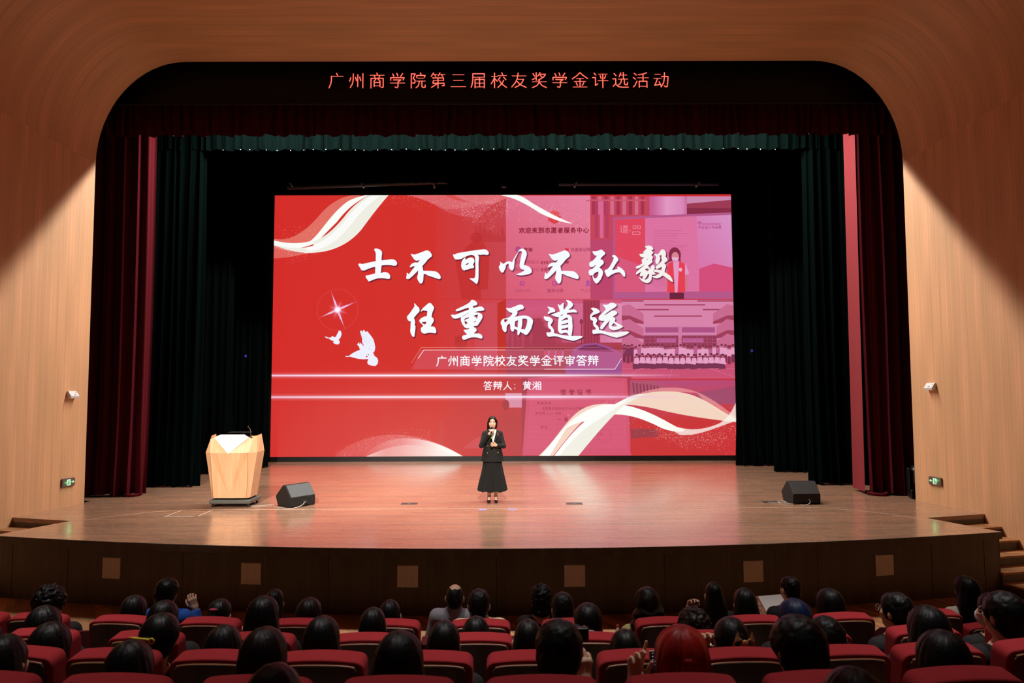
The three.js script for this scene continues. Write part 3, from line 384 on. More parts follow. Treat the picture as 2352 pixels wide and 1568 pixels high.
  T('道', 1424, 518, 19, 20, 1.2, '#f0a0b0'); c.strokeStyle = '#f0a0b0'; c.lineWidth = 1.2 * K; for (const [x, y, w, h] of [[1454, 520, 7, 6], [1464, 520, 7, 6], [1453, 534, 17, 6]]) c.strokeRect(...S(x, y), w * K, h * K); oval(1447, 531, 1.3, 1.3, '#f0a0b0');
  for (let i = 0; i < 34; i++) { const y = 530 + i * 3.9; rect(1502 - (i > 7 ? 3 : 0), y, 1540 + hash(i, 4, 4) * 46, y + 1, '#b84c7c88'); }
  T('毕业设计作品展', 1604, 520, 6.5, 7.8, 0.9, '#b45088'); rect(1612, 513, 1656, 518, '#c064a0aa'); oval(1607, 513, 4.5, 4.5, '#c064a0');
  // woman with a mask and a red waistcoat
  oval(1550, 588, 14, 18, '#7c2440'); fill(P('1538,592 1562,592 1566,612 1534,614'), '#7c2440'); oval(1551, 592, 8.5, 11, '#d88a96'); fill(P('1543,593 1559,593 1558,600 1551,604 1544,600'), '#ecc0da');
  fill(P('1533,606 1548,600 1562,602 1576,608 1582,630 1576,660 1570,675 1534,675 1528,650 1530,620'), '#d890c0'); fill(P('1534,608 1546,602 1550,676 1532,674 1530,640'), '#e83c4c'); fill(P('1560,602 1573,608 1574,674 1555,676'), '#e83c4c'); fill(P('1546,604 1560,604 1556,676 1551,676'), '#e4a4cc'); oval(1563, 622, 4, 4.6, '#f0c0d0'); fill(P('1574,610 1583,630 1574,634'), '#e0a8d0'); rect(1527, 640, 1533, 668, '#d0788c'); rect(1574, 634, 1580, 668, '#d0788c'); rect(1538, 675, 1571, 690, '#5c1c34');
  // towers at dusk, a car
  rect(1162, 691, 1428, 868, grad(0, 691, 0, 868, [0, '#b44878'], [0.45, '#d2587c'], [1, '#a83a4c'])); rect(1290, 700, 1428, 790, grad(1290, 0, 1428, 0, [0, '#d06088aa'], [1, '#e090b8']));
  for (const [x, w, h] of [[1168, 20, 40], [1192, 26, 60], [1228, 22, 50], [1250, 26, 30]]) { rect(x, 790 - h, x + w, 800, '#a83850aa'); rect(x + 6, 792 - h, x + 11, 800, '#c4506a88'); }
  fill(P('1222,735 1244,734 1246,752 1262,760 1262,800 1222,800'), '#a83a50'); rect(1339, 692, 1378, 860, '#a83a54'); for (let i = 0; i < 5; i++) rect(1343 + i * 7, 696, 1345 + i * 7, 850, '#94304a'); rect(1334, 740, 1337, 800, '#98344c'); oval(1335, 742, 4, 6, '#98344c');
  rect(1162, 800, 1428, 868, '#a43a48'); fill(P('1306,836 1316,806 1340,793 1370,791 1400,800 1428,814 1428,862 1300,862 1296,850'), '#a0508e'); fill(P('1322,808 1342,797 1368,795 1396,804 1410,812'), '#7c3058'); for (let i = 0; i < 6; i++) { oval(1252 + i * 8, 806, 2.2, 2.6, '#7a2838'); rect(1249 + i * 8, 809, 1255 + i * 8, 828, i % 2 ? '#c06a9a' : '#d04858'); }
  // building with a group of people in white
  rect(1428, 692, 1700, 873, '#d890b4'); for (const [x0, x1, y] of [[1428, 1478, 693], [1602, 1690, 693], [1480, 1620, 702], [1460, 1536, 713], [1614, 1690, 713], [1502, 1612, 728]]) rect(x0, y, x1, y + 3, '#8c3050');
  for (const s of [0, 1]) { const m = (x) => (s ? 3116 - x : x); for (const y of [702, 736, 770]) { fill([[m(1428), y + 4], [m(1446), y], [m(1478), y + 22], [m(1478), y + 40], [m(1428), y + 26]], '#c46c90'); fill([[m(1428), y + 26], [m(1446), y + 26], [m(1478), y + 40], [m(1478), y + 46], [m(1428), y + 38]], '#8c3048'); } }
  rect(1478, 752, 1646, 774, '#d08cb4'); rect(1482, 755, 1558, 767, '#9c4a80'); rect(1566, 755, 1642, 767, '#9c4a80'); rect(1478, 774, 1646, 812, '#7c2c44'); rect(1508, 780, 1552, 790, '#b0609c'); rect(1568, 780, 1616, 790, '#b0609c'); rect(1558, 752, 1566, 812, '#cc84ac');
  for (let i = 0; i < 14; i++) rect(1480 + i * 12, 776, 1481 + i * 12, 812, '#a84c68'); for (let i = 0; i < 4; i++) rect(1478, 782 + i * 8, 1646, 783 + i * 8, '#a84c68');
  rect(1428, 812, 1700, 873, grad(0, 812, 0, 873, [0, '#a83a58'], [1, '#c44a66'])); for (const l of ['1432,873 1480,846', '1536,873 1545,848', '1620,846 1690,870', '1428,850 1690,850']) { c.strokeStyle = '#e0a0bc88'; c.lineWidth = K; c.beginPath(); P(l).forEach((q, i) => (i ? c.lineTo(...S(...q)) : c.moveTo(...S(...q)))); c.stroke(); }
  for (let i = 0; i < 30; i++) { const x = 1434 + i * 8.6, y = 797 + hash(i, 7, 3) * 5, d = i < 3; rect(x - 4.5, y + 4, x + 4.5, y + 22, d ? '#5c2040' : hash(i, 3, 3) > 0.85 ? '#b06090' : '#eab4d4'); rect(x - 3.5, y + 20, x + 3.5, y + 38, '#5a1c34'); oval(x, y, 2.6, 3.4, '#c06a74'); oval(x, y - 1.6, 2.8, 2.4, '#4a1828'); }
  for (let i = 0; i < 16; i++) { const x = 1462 + i * 13.2, y = 818 + hash(i, 8, 3) * 3; fill([[x - 5, y + 5], [x + 5, y + 5], [x + 8, y + 22], [x - 7, y + 22]], '#ecb8d8'); fill([[x - 9, y + 18], [x + 6, y + 20], [x + 7, y + 30], [x - 9, y + 31]], '#52203a'); oval(x, y, 2.8, 3.6, '#c87078'); oval(x, y - 1.8, 3.1, 2.6, '#401422'); }
  rect(1428, 692, 1700, 873, 'rgba(214,96,140,0.28)'); rect(1356, 449, 1700, 690, 'rgba(220,80,130,0.12)');
  // certificate, and the last photograph under the ribbon
  rect(1198, 868, 1450, 1046, '#a83448'); fill(P('1212,872 1290,866 1440,872 1449,1046 1199,1046'), '#d2506e'); fill(P('1220,880 1434,880 1440,1030 1208,1030'), '#d8587680');
  T('荣誉证书', 1287, 897, 13, 19, 1.9, '#9c2840', 0.7); T('黄湘同学', 1233, 925, 6, 8.6, 0.9, '#b03a54'); for (let i = 0; i < 16; i++) T('志愿服务活动证书中心'[i % 10], 1244 + i * 7.6, 937, 6.4, 7, 0.8, '#b03a54'); T('商学院', 1229, 948, 6, 8, 0.8, '#b03a54'); T('年度', 1275, 948, 6, 7, 0.8, '#b03a54'); c.fillStyle = '#b03a54'; c.font = `${7 * K}px serif`; c.fillText('2023', ...S(1254, 954.5)); T('一星', 1279, 960, 9, 16, 1.3, '#a83048'); T('学证', 1241, 979, 7, 9, 0.9, '#b03a54');
  for (let i = 0; i < 12; i++) rect(1206, 900 + i * 11, 1440, 900.7 + i * 11, '#c8486688'); c.strokeStyle = '#c04a64'; c.lineWidth = K; c.beginPath(); c.arc(...S(1388, 1002), 15 * K, 0, 7); c.stroke(); T('广州', 1370, 996, 6, 7, 0.7, '#b43c58');
  rect(1447, 876, 1700, 1040, grad(0, 876, 0, 1040, [0, '#d46a98'], [0.4, '#b44a7c'], [0.7, '#c04058'], [1, '#c82c30'])); fill(P('1449,880 1500,876 1540,900 1470,922 1449,925'), '#b0506c'); for (let i = 0; i < 8; i++) fill([[1452 + i * 8, 882 + i], [1456 + i * 8, 882 + i], [1458 + i * 8, 905 + i], [1454 + i * 8, 906 + i]], '#8c3450'); fill(P('1600,905 1690,890 1690,930 1600,930'), '#a04868'); fill(P('1449,985 1510,988 1512,1004 1449,1008'), '#9c3440');
  rect(1356, 449, 1700, 450.6, '#d42420'); rect(1447, 873, 1700, 875.5, '#c82c34');
  // ribbons of light
  const W = '#fbfdf8', cream = '#efeee2';
  const spark = (f, n, s, w = 1) => { for (let i = 0; i < n; i++) { const t = hash(i, 1, s), q = f(t), r = (hash(i, 2, s) + hash(i, 3, s) - 1) * q[2], x = q[0] + r * (q[3] || 0), y = q[1] + r; oval(x, y, (0.25 + 0.42 * hash(i, 4, s)) * w, (0.25 + 0.42 * hash(i, 4, s)) * w, `rgba(255,236,230,${0.2 + 0.6 * hash(i, 5, s)})`); } };
  const curve = (pts, col) => { c.beginPath(); const q = pts.map((p) => S(...p)); c.moveTo(...q[0]); for (let i = 1; i < q.length; i += 3) q[i + 2] ? c.bezierCurveTo(...q[i], ...q[i + 1], ...q[i + 2]) : c.lineTo(...q[q.length - 1]); c.closePath(); c.fillStyle = col; c.fill(); };
  // upper left ribbon
  curve([[629, 550], [660, 556], [690, 545], [730, 500], [755, 468], [785, 450], [815, 448], [820, 448], [826, 448], [830, 448], [800, 465], [780, 490], [745, 540], [715, 566], [690, 574], [665, 580], [650, 578], [629, 570]], 'rgba(245,190,170,0.45)');
  curve([[629, 554], [660, 562], [690, 562], [712, 556], [735, 540], [760, 490], [800, 462], [820, 452], [835, 448], [852, 447], [830, 456], [800, 475], [775, 510], [750, 535], [735, 552], [725, 560], [712, 567], [690, 572], [660, 576], [645, 572], [629, 565]], W);
  curve([[720, 556], [745, 548], [765, 530], [790, 500], [812, 470], [835, 455], [852, 447], [870, 447], [880, 447], [893, 447], [872, 470], [850, 500], [830, 528], [805, 558], [770, 582], [712, 583], [672, 583], [650, 572], [629, 563], [660, 574], [695, 574], [720, 566]], cream);
  curve([[700, 572], [740, 562], [765, 540], [795, 505], [815, 478], [838, 458], [858, 447], [866, 447], [874, 447], [880, 447], [852, 462], [832, 485], [808, 515], [785, 545], [760, 570], [712, 580]], 'rgba(255,255,255,0.75)');
  curve([[629, 565], [650, 572], [672, 583], [712, 583], [690, 588], [660, 595], [629, 596], [629, 590], [629, 570], [629, 565]], 'rgba(240,160,150,0.45)');
  c.strokeStyle = '#ffffff'; c.lineWidth = 1.2 * K; c.beginPath(); c.moveTo(...S(700, 583)); c.bezierCurveTo(...S(770, 582), ...S(805, 558), ...S(830, 528)); c.bezierCurveTo(...S(850, 500), ...S(872, 470), ...S(893, 447)); c.stroke();
  spark((t) => [lerp(630, 720, t), 562 + 25 * Math.sin(t * 3), 26], 260, 101); spark((t) => [lerp(640, 760, t), 540 - 14 * t, 22], 120, 102); spark((t) => [lerp(700, 890, t), lerp(586, 452, t * t), 7], 120, 103);
  // upper middle ribbon
  curve([[920, 447], [950, 449], [980, 460], [1010, 478], [1040, 496], [1070, 501], [1100, 500], [1120, 480], [1140, 460], [1162, 452], [1100, 470], [1060, 470], [1020, 447]], grad(0, 449, 0, 505, [0, 'rgba(246,190,180,0.8)'], [1, 'rgba(222,100,120,0.45)']));
  curve([[930, 447], [960, 452], [990, 465], [1020, 480], [1050, 482], [1080, 478], [1110, 470], [1140, 455], [1165, 452], [1190, 449], [1195, 448], [1198, 447]], grad(0, 449, 0, 486, [0, '#fbfaf4'], [0.5, 'rgba(252,244,236,0.85)'], [1, 'rgba(244,180,180,0.25)']));
  curve([[1040, 447], [1060, 460], [1090, 468], [1130, 470], [1150, 462], [1165, 455], [1170, 450], [1172, 447]], 'rgba(225,120,130,0.75)');
  curve([[1150, 449], [1180, 452], [1210, 470], [1240, 490], [1270, 505], [1290, 512], [1316, 515], [1280, 500], [1255, 486], [1225, 468], [1205, 455], [1198, 447], [1180, 447], [1160, 447]], W);
  spark((t) => [lerp(900, 1140, t), 452 + 70 * t * t, 26], 420, 104); spark((t) => [lerp(1060, 1170, t), 480 + 10 * Math.sin(t * 6), 34], 520, 105, 1.2); spark((t) => [lerp(1170, 1356, t), 460 + 50 * t, 30], 420, 106); spark((t) => [lerp(1190, 1356, t), 500 + 26 * t, 16], 160, 107);
  // lower middle arc
  curve([[765, 1049], [800, 1016], [850, 1000], [900, 999], [960, 999], [1010, 1016], [1066, 1049]], grad(765, 0, 1066, 0, [0, 'rgba(226,100,100,0.35)'], [0.6, 'rgba(228,110,112,0.75)'], [1, 'rgba(232,140,136,0.8)']));
  curve([[832, 1049], [860, 1020], [890, 1008], [930, 1007], [985, 1008], [1025, 1026], [1064, 1049]], grad(832, 0, 1064, 0, [0, 'rgba(255,235,228,0)'], [0.45, 'rgba(252,226,218,0.35)'], [0.8, 'rgba(254,248,242,0.95)'], [1, '#fdfdf9']));
  curve([[838, 1049], [870, 1034], [900, 1024], [935, 1022], [985, 1024], [1015, 1034], [1050, 1049]], grad(838, 0, 1050, 0, [0, 'rgba(255,240,235,0.9)'], [0.3, 'rgba(250,225,215,0.35)'], [0.7, 'rgba(244,214,204,0.5)'], [1, 'rgba(252,246,240,0.9)']));
  spark((t) => [lerp(770, 990, t), 1049 - 44 * Math.sin(Math.min(1, t * 1.3) * 1.57), 24], 1100, 108, 0.8);
  // lower right ribbons
  curve([[1420, 930], [1460, 905], [1500, 892], [1545, 893], [1600, 893], [1640, 920], [1692, 962], [1692, 970], [1640, 950], [1600, 905], [1545, 902], [1500, 900], [1460, 912], [1430, 935]], 'rgba(236,150,150,0.75)');
  curve([[1236, 1047], [1280, 1010], [1300, 960], [1340, 940], [1370, 925], [1400, 930], [1430, 933], [1460, 905], [1500, 900], [1545, 902], [1610, 905], [1640, 940], [1692, 965], [1692, 968], [1692, 970], [1692, 972], [1620, 964], [1560, 955], [1500, 940], [1450, 930], [1400, 925], [1360, 952], [1330, 970], [1300, 1010], [1270, 1047]], 'rgba(246,224,200,0.92)');
  curve([[1240, 1047], [1275, 1012], [1295, 975], [1330, 955], [1370, 930], [1400, 925], [1450, 936], [1500, 950], [1520, 965], [1560, 985], [1590, 990], [1560, 1000], [1520, 985], [1480, 965], [1440, 950], [1400, 955], [1370, 970], [1330, 965], [1300, 985], [1262, 1047]], W);
  curve([[1272, 1047], [1300, 1015], [1330, 975], [1370, 952], [1400, 938], [1420, 925], [1436, 918], [1460, 905], [1470, 910], [1490, 905], [1450, 920], [1430, 935], [1410, 955], [1380, 985], [1355, 1015], [1328, 1047]], cream);
  curve([[1272, 1047], [1295, 1018], [1325, 978], [1362, 956], [1400, 935], [1425, 925], [1450, 912], [1425, 935], [1400, 948], [1375, 965], [1340, 985], [1310, 1015], [1284, 1047]], W);
  curve([[1500, 960], [1560, 990], [1600, 996], [1650, 975], [1670, 965], [1680, 950], [1692, 922], [1692, 930], [1692, 945], [1692, 968], [1640, 985], [1600, 1005], [1560, 1000]], 'rgba(250,245,235,0.8)');
  spark((t) => [lerp(1300, 1420, t), 960 - 34 * t, 16], 160, 109); spark((t) => [lerp(1440, 1690, t), 920 + 40 * Math.abs(t - 0.4), 40], 420, 110, 0.8); spark((t) => [lerp(1500, 1690, t), 985 + 24 * Math.sin(t * 3.14), 30], 800, 111, 1.2); spark((t) => [lerp(1420, 1690, t), 970 + 60 * t, 22], 260, 112);
  // glowing lines
  for (const y of [865, 914]) for (const [h, a] of [[9, 0.05], [7.5, 0.06], [6, 0.08], [4.6, 0.1], [3.6, 0.14], [2.8, 0.25], [2, 0.5], [1.1, 1]]) rect(600, y - h, 1560, y + h, grad(626, 0, 1560, 0, [0, `rgba(244,206,236,${a * 0.8})`], [0.25, `rgba(252,238,250,${a})`], [0.7, `rgba(250,225,245,${a})`], [1, 'rgba(240,170,210,0)']));
  // star
  const [sx, sy] = S(775, 714.5); for (const [dx, dy, w] of [[-18, -50, 3], [51, -22, 3], [20, 50, 3], [-48, 21, 3], [-24, -11, 4], [27, 11, 4], [11, -26, 4], [-10, 27, 3]]) { const g = c.createLinearGradient(sx, sy, sx + dx * K, sy + dy * K); g.addColorStop(0, '#ffffff'); g.addColorStop(0.4, Math.hypot(dx, dy) > 40 ? '#ecc8f4' : 'rgba(240,120,160,0.5)'); g.addColorStop(1, 'rgba(240,150,200,0)'); c.fillStyle = g; const l = Math.hypot(dx, dy), nx = -dy / l * w * K, ny = dx / l * w * K; c.beginPath(); c.moveTo(sx + nx, sy + ny); c.lineTo(sx + dx * K, sy + dy * K); c.lineTo(sx - nx, sy - ny); c.fill(); }
  { const g = c.createRadialGradient(sx, sy, 0, sx, sy, 22 * K); g.addColorStop(0, '#ffffff'); g.addColorStop(0.22, 'rgba(255,240,255,0.95)'); g.addColorStop(0.45, 'rgba(235,110,150,0.4)'); g.addColorStop(1, 'rgba(230,90,90,0)'); c.fillStyle = g; c.beginPath(); c.arc(sx, sy, 22 * K, 0, 7); c.fill(); c.strokeStyle = 'rgba(226,90,90,0.35)'; c.lineWidth = 2 * K; c.beginPath(); c.arc(sx, sy, 47 * K, 0, 7); c.stroke(); }
  const trace = (list, col, dx = 0, dy = 0, lw = 1) => { for (const [ox, oy, s, d] of list) { c.beginPath(); for (const sub of d.split('|')) { P(sub).forEach((p, i) => { const q = S(ox + p[0] / s + dx, oy + p[1] / s + dy); i ? c.lineTo(...q) : c.moveTo(...q); }); c.closePath(); } c.fillStyle = col; c.fill('evenodd'); if (lw) { c.strokeStyle = col; c.lineWidth = lw; c.lineJoin = 'round'; c.stroke(); } } };
  trace(DOVES, '#eef0ff'); for (const [x0, y0, x1, y1] of [[838, 790, 832, 766], [840, 792, 842, 772], [843, 795, 851, 782], [845, 800, 857, 795], [846, 804, 859, 808]]) { c.strokeStyle = '#c8c4e4'; c.lineWidth = 1.1; c.beginPath(); c.moveTo(...S(x0, y0)); c.lineTo(...S(x1, y1)); c.stroke(); } oval(825.5, 792, 0.9, 0.9, '#302030'); oval(820, 795, 1.2, 0.8, '#e08890');
  c.fillStyle = grad(820, 560, 1500, 790, [0, '#f8fcff'], [0.75, '#f6fbff'], [1, '#f6ece4']);
  trace(BRUSH, 'rgba(70,20,50,0.25)', 2.2, 2.8, 6); trace(BRUSH, 'rgba(70,20,50,0.55)', 1.5, 1.9, 2); trace(BRUSH, grad(820, 560, 1500, 790, [0, '#f8fcff'], [0.8, '#f6fbff'], [1, '#f6ece4']), 0, 0, 1.2);
  // title box
  fill(P('966,806 1438,806 1411,851 945,851'), 'rgba(216,110,140,0.38)'); c.strokeStyle = 'rgba(255,225,225,0.85)';
  const pl = (s, w, col) => { c.strokeStyle = col; c.lineWidth = w * K; c.beginPath(); P(s).forEach((q, i) => (i ? c.lineTo(...S(...q)) : c.moveTo(...S(...q)))); c.stroke(); };
  pl('945,836 967,801 1200,801', 0.9, 'rgba(240,180,170,0.8)'); pl('1200,801 1380,801', 0.8, 'rgba(240,170,180,0.5)'); pl('960,826 973,807 1160,807', 1.3, '#fff2f0'); pl('1160,807 1330,807', 1, 'rgba(255,220,230,0.55)'); pl('1427,827 1412,851 1250,851', 1.2, '#fff4f4'); pl('1250,851 1090,851', 1, 'rgba(255,220,230,0.5)');
  T('广州商学院校友奖学金评审答辩', 1002, 820, 24, 26.7, 2.5, '#f8fcff'); T('答辩人：黄湘', 1110, 878.5, 20, 22.4, 2.1, '#f8f6ff');
  // the LED modules read as faint horizontal lines
  for (let y = 0; y < SH; y += 12) { c.fillStyle = 'rgba(255,255,255,0.014)'; c.fillRect(0, y, SW, 5); }
}
const texSlide = new THREE.CanvasTexture(slide); texSlide.colorSpace = THREE.SRGBColorSpace;
{
  const z = -6.665, x0 = -6.684, x1 = 6.671, y0 = 0.142, y1 = 7.725, w = x1 - x0, h = y1 - y0, cx = (x0 + x1) / 2, cy = (y0 + y1) / 2;
  const t = thing('video_wall', 'huge red LED video wall with a white brush-written slogan at the back of the stage', 'screen', [cx, 0, z]);
  part('frame', [box(w + 0.26, 0.12, 0.3, 0, h + 0.142 + 0.06, -0.12), box(w + 0.26, 0.142, 0.3, 0, 0.071, -0.12), box(0.13, h + 0.26, 0.3, -w / 2 - 0.065, cy, -0.12), box(0.13, h + 0.26, 0.3, w / 2 + 0.065, cy, -0.12), box(w, h, 0.1, 0, cy, -0.2)], M.blackSatin, t);
  const d = part('display', new THREE.PlaneGeometry(w, h).translate(0, cy, 0), std({ color: C(0x030303), roughness: 0.7, emissive: C(0xffffff), emissiveMap: texSlide, emissiveIntensity: SCREEN }), t);
  const l = new THREE.RectAreaLight(new THREE.Color().setRGB(0.55, 0.10, 0.10), 0.04, w, h); l.name = 'display_glow'; l.position.set(cx, cy, z + 0.03); l.lookAt(cx, cy, 5); l.castShadow = true; scene.add(l);
  // truss and straps over the wall
  const tr = thing('ceiling_truss', 'dark pipe with pale straps just above the video wall', 'pipe', [0, 7.92, -6.3]);
  for (const [r, a, x] of [[0.07, 0.035, -3.9], [0.06, 0, 3.9]]) part('pipe', cyl(r, r, 4.6, 14).rotateZ(Math.PI / 2 + a).translate(x, 0.02, 0), std({ color: C(0x191919), roughness: 0.6 }), tr);
  for (const [x, a] of [[-6.1, 0.6], [-4.06, 0.45], [-2.0, 0.25], [2.1, -0.4], [5.62, -0.6]]) { const m = part('strap', rbox(0.05, 0.24, 0.16, 0.01), std({ color: C(0x77736e), roughness: 0.6 }), tr); m.position.set(x, 0.03, 0.02); m.rotation.z = a; }
  const cam = thing('stage_camera', 'small black camera in a wire cage hanging above the middle of the video wall', 'camera', [0.02, 7.86, -6.1]);
  part('cage', [box(0.012, 0.17, 0.012, -0.07, 0.02, 0), box(0.012, 0.17, 0.012, 0.07, 0.02, 0), box(0.15, 0.012, 0.012, 0, 0.105, 0), cyl(0.02, 0.02, 0.05, 10, -0.05, 0.13, 0)], std({ color: C(0x8c8c8c), roughness: 0.4, metalness: 0.6 }), cam); part('body', rbox(0.11, 0.1, 0.12, 0.02, 0, -0.03, 0), M.blackSatin, cam);
}
// ---------------------------------------------------------------- LED sign over the opening
{
  const cv = document.createElement('canvas'); cv.width = 2048; cv.height = 110; const c = cv.getContext('2d'); c.fillStyle = '#000'; c.fillRect(0, 0, 2048, 110);
  for (const [lw, col] of [[9, '#a01810'], [6.4, '#ff5a44'], [3.2, '#ff9c88']]) write(c, '广州商学院第三届校友奖学金评选活动', 6, 7, 95, 120.6, lw, col, 0.62);
  const tx = new THREE.CanvasTexture(cv); tx.colorSpace = THREE.SRGBColorSpace;
  const t = thing('led_sign', 'long black LED sign board over the stage opening with glowing red lettering', 'sign', [0, 8.285, -0.3]);
  part('board', [box(15.9, 0.95, 0.06, 0, 0.0, -0.04), box(15.9, 0.03, 0.03, 0, -0.47, 0.0)], std({ color: C(0x080807), roughness: 0.7 }), t);
  part('display', new THREE.PlaneGeometry(6.90, 0.372).translate(0.0, -0.005, 0.002), std({ color: C(0x050505), roughness: 0.8, emissive: C(0xffffff), emissiveMap: tx, emissiveIntensity: 1.0 }), t);
  const l = new THREE.RectAreaLight(new THREE.Color().setRGB(1, 0.2, 0.14), 0.06, 6.8, 0.36); l.name = 'sign_glow'; l.position.set(0, 8.285, -0.28); l.lookAt(0, 8.285, 5); scene.add(l);
}
// ---------------------------------------------------------------- drapes
// cloth hung along a plan path [x, z], in folds; phase gives each drape its own folds
function drape(path, y0, y1, { fold = 0.22, amp = 0.06, s = 1, nv = 24, flare = 0.5, hem = 0.015, lift = 0 } = {}) {
  const cum = [0]; for (let i = 1; i < path.length; i++) cum.push(cum[i - 1] + Math.hypot(path[i][0] - path[i - 1][0], path[i][1] - path[i - 1][1]));
  const L = cum[cum.length - 1], n = Math.max(24, Math.round(L / fold * 14));
  // fold boundaries of uneven width
  const at = [0]; let i = 0; while (at[at.length - 1] < L) at.push(at[at.length - 1] + fold * (0.55 + 0.9 * hash(i++, s, 5)));
  const wave = (d) => { let k = 0; while (at[k + 1] < d) k++; const t = (d - at[k]) / (at[k + 1] - at[k]), a = 0.6 + 0.7 * hash(k, s, 6), w = Math.sin(t * Math.PI * 2); return a * (w * 0.75 + 0.35 * Math.sin(t * Math.PI * 4 + hash(k, s, 7) * 6)); };
  const pos = (d) => { let k = 0; while (k < path.length - 2 && cum[k + 1] < d) k++; const t = (d - cum[k]) / (cum[k + 1] - cum[k]), a = path[k], b = path[k + 1], l = cum[k + 1] - cum[k]; return [lerp(a[0], b[0], t), lerp(a[1], b[1], t), -(b[1] - a[1]) / l, (b[0] - a[0]) / l]; };
  return gridGeo(n, nv, (u, v) => {
    const d = u * L, q = pos(d), y = y0 + (y1 - y0) * (1 - v), low = sstep(0.75, 1, v), sway = 0.02 * Math.sin(v * 4 + hash(Math.floor(d / fold), s, 8) * 6);
    const w = (wave(d) * amp + sway * amp * 4) * (0.75 + 0.25 * v + flare * low * low);
    return [q[0] + q[2] * w + sway, y + (v === 1 ? hem * Math.sin(d / fold * 2.4 + s) + lift : 0), q[1] + q[3] * w];
  }, (u, v) => [u * L, v * (y1 - y0)]);
}
// red: border over the opening, legs at both sides
single('stage_border', drape([[-8.3, -0.5], [8.3, -0.5]], 7.235, 8.1, { fold: 0.2, amp: 0.045, s: 2, nv: 8, flare: 0.15, hem: 0.02 }), M.red, 'long pleated crimson velvet border hanging under the black sign board', 'curtain');
{
  const l = thing('stage_curtain', 'crimson velvet leg curtain at the left side of the stage opening', 'curtain', [0, 0, 0]);
  part('cloth', drape([[-8.9, -0.7], [-7.75, -0.72], [-7.3, -0.8], [-7.19, -1.0]], 0.03, 8.2, { fold: 0.24, amp: 0.07, s: 11, flare: 0.9 }), M.red, l);
  part('hem', tube([[-7.5, 0.04, -0.72], [-7.38, 0.035, -0.66], [-7.28, 0.03, -0.72], [-7.22, 0.04, -0.85]], 0.03, 8), M.red, l);
  const r = thing('stage_curtain', 'crimson velvet leg curtain with a flat red edge, right of the stage', 'curtain', [0, 0, 0]);
  part('cloth', drape([[7.3, -0.66], [7.55, -0.62], [8.0, -0.6], [8.9, -0.62]], 0.03, 8.2, { fold: 0.24, amp: 0.07, s: 23, flare: 0.9 }), M.red, r);
  part('lining', gridGeo(6, 10, (u, v) => [lerp(7.26, 7.30, v) + 0.02 * Math.sin(u * 5) , 0.05 + v * 8.1, lerp(-1.2, -0.68, u) ]), M.redLining, r);
  part('hem', tube([[7.26, 0.04, -0.62], [7.35, 0.03, -0.5], [7.5, 0.03, -0.46], [7.6, 0.045, -0.55]], 0.035, 8), M.red, r);
}
// dark green: border, legs in three depths, and a second border in front of the video wall
{
  const b = thing('stage_border', 'pleated dark green border showing in a strip under the crimson border', 'curtain');
  part('cloth', drape([[-9.2, -1.95], [9.2, -1.95]], 7.44, 9.0, { fold: 0.2, amp: 0.05, s: 5, nv: 8, flare: 0.1, hem: 0.02 }), M.green, b);
  const w = []; for (let i = 0; i < 44; i++) w.push(new THREE.SphereGeometry(0.011, 6, 4).translate(-6.2 + i * 0.285 + 0.12 * hash(i, 1, 1), 7.425 + 0.012 * Math.sin(i), -1.9));
  const hw2 = part('hem_weights', w, std({ color: C(0xd8e0dc), roughness: 0.3 }), b); hw2.userData.kind = 'stuff';
  single('stage_border', drape([[-9.5, -4.2], [9.5, -4.2]], 7.36, 9.6, { fold: 0.26, amp: 0.045, s: 7, nv: 8, flare: 0.05, hem: 0.005 }), M.darkGreen, 'very dark wide border hanging just in front of the top of the video wall', 'curtain');
  const legs = [[-1, -1.95, 6.67, 9.6, 'nearest the crimson curtain', 31, M.green], [-1, -4.05, 6.82, 9.6, 'behind the wooden lectern, middle of three', 32, M.darkGreen], [-1, -5.3, 6.36, 9.6, 'beside the video wall', 33, M.darkGreen], [1, -1.95, 6.79, 9.6, 'nearest the crimson curtain', 34, M.green], [1, -4.05, 6.85, 9.6, 'behind the black monitor, middle of three', 35, M.darkGreen], [1, -5.3, 6.36, 9.6, 'beside the video wall', 36, M.darkGreen]];
  for (const [s, z, x0, x1, where, sd, m] of legs) {
    const p = [[x0, z - 0.18], [x0 + 0.02, z - 0.02], [x0 + 0.15, z], [x1, z + 0.02]].map(([x, zz]) => [s * x, zz]); if (s < 0) p.reverse();
    single('stage_curtain', drape(p, 0.02, 9.2, { fold: 0.2, amp: 0.055, s: sd, flare: 0.8 }), m, `dark green ${s < 0 ? 'left' : 'right'} leg curtain, ${where}`, 'curtain');
  }
}
// small blue pilot lamps in the wings
for (const [x, y, z, w] of [[-6.7, 2.95, -4.75, 'between the dark curtains left of the video wall'], [6.55, 3.05, -4.9, 'between the dark curtains right of the video wall']]) {
  const t = thing('indicator_light', `tiny blue pilot lamp glowing ${w}`, 'lamp', [x, y, z]); part('housing', rbox(0.06, 0.08, 0.03, 0.008), M.black, t);
  part('lamp', new THREE.SphereGeometry(0.02, 10, 8).translate(0, 0, 0.018), std({ color: C(0x101040), emissive: C(0x3030ff), emissiveIntensity: 1.2 }), t);
  const l = new THREE.PointLight(C(0x3030ff), 0.01); l.name = 'indicator_lamp'; l.position.set(x, y, z + 0.06); scene.add(l);
}
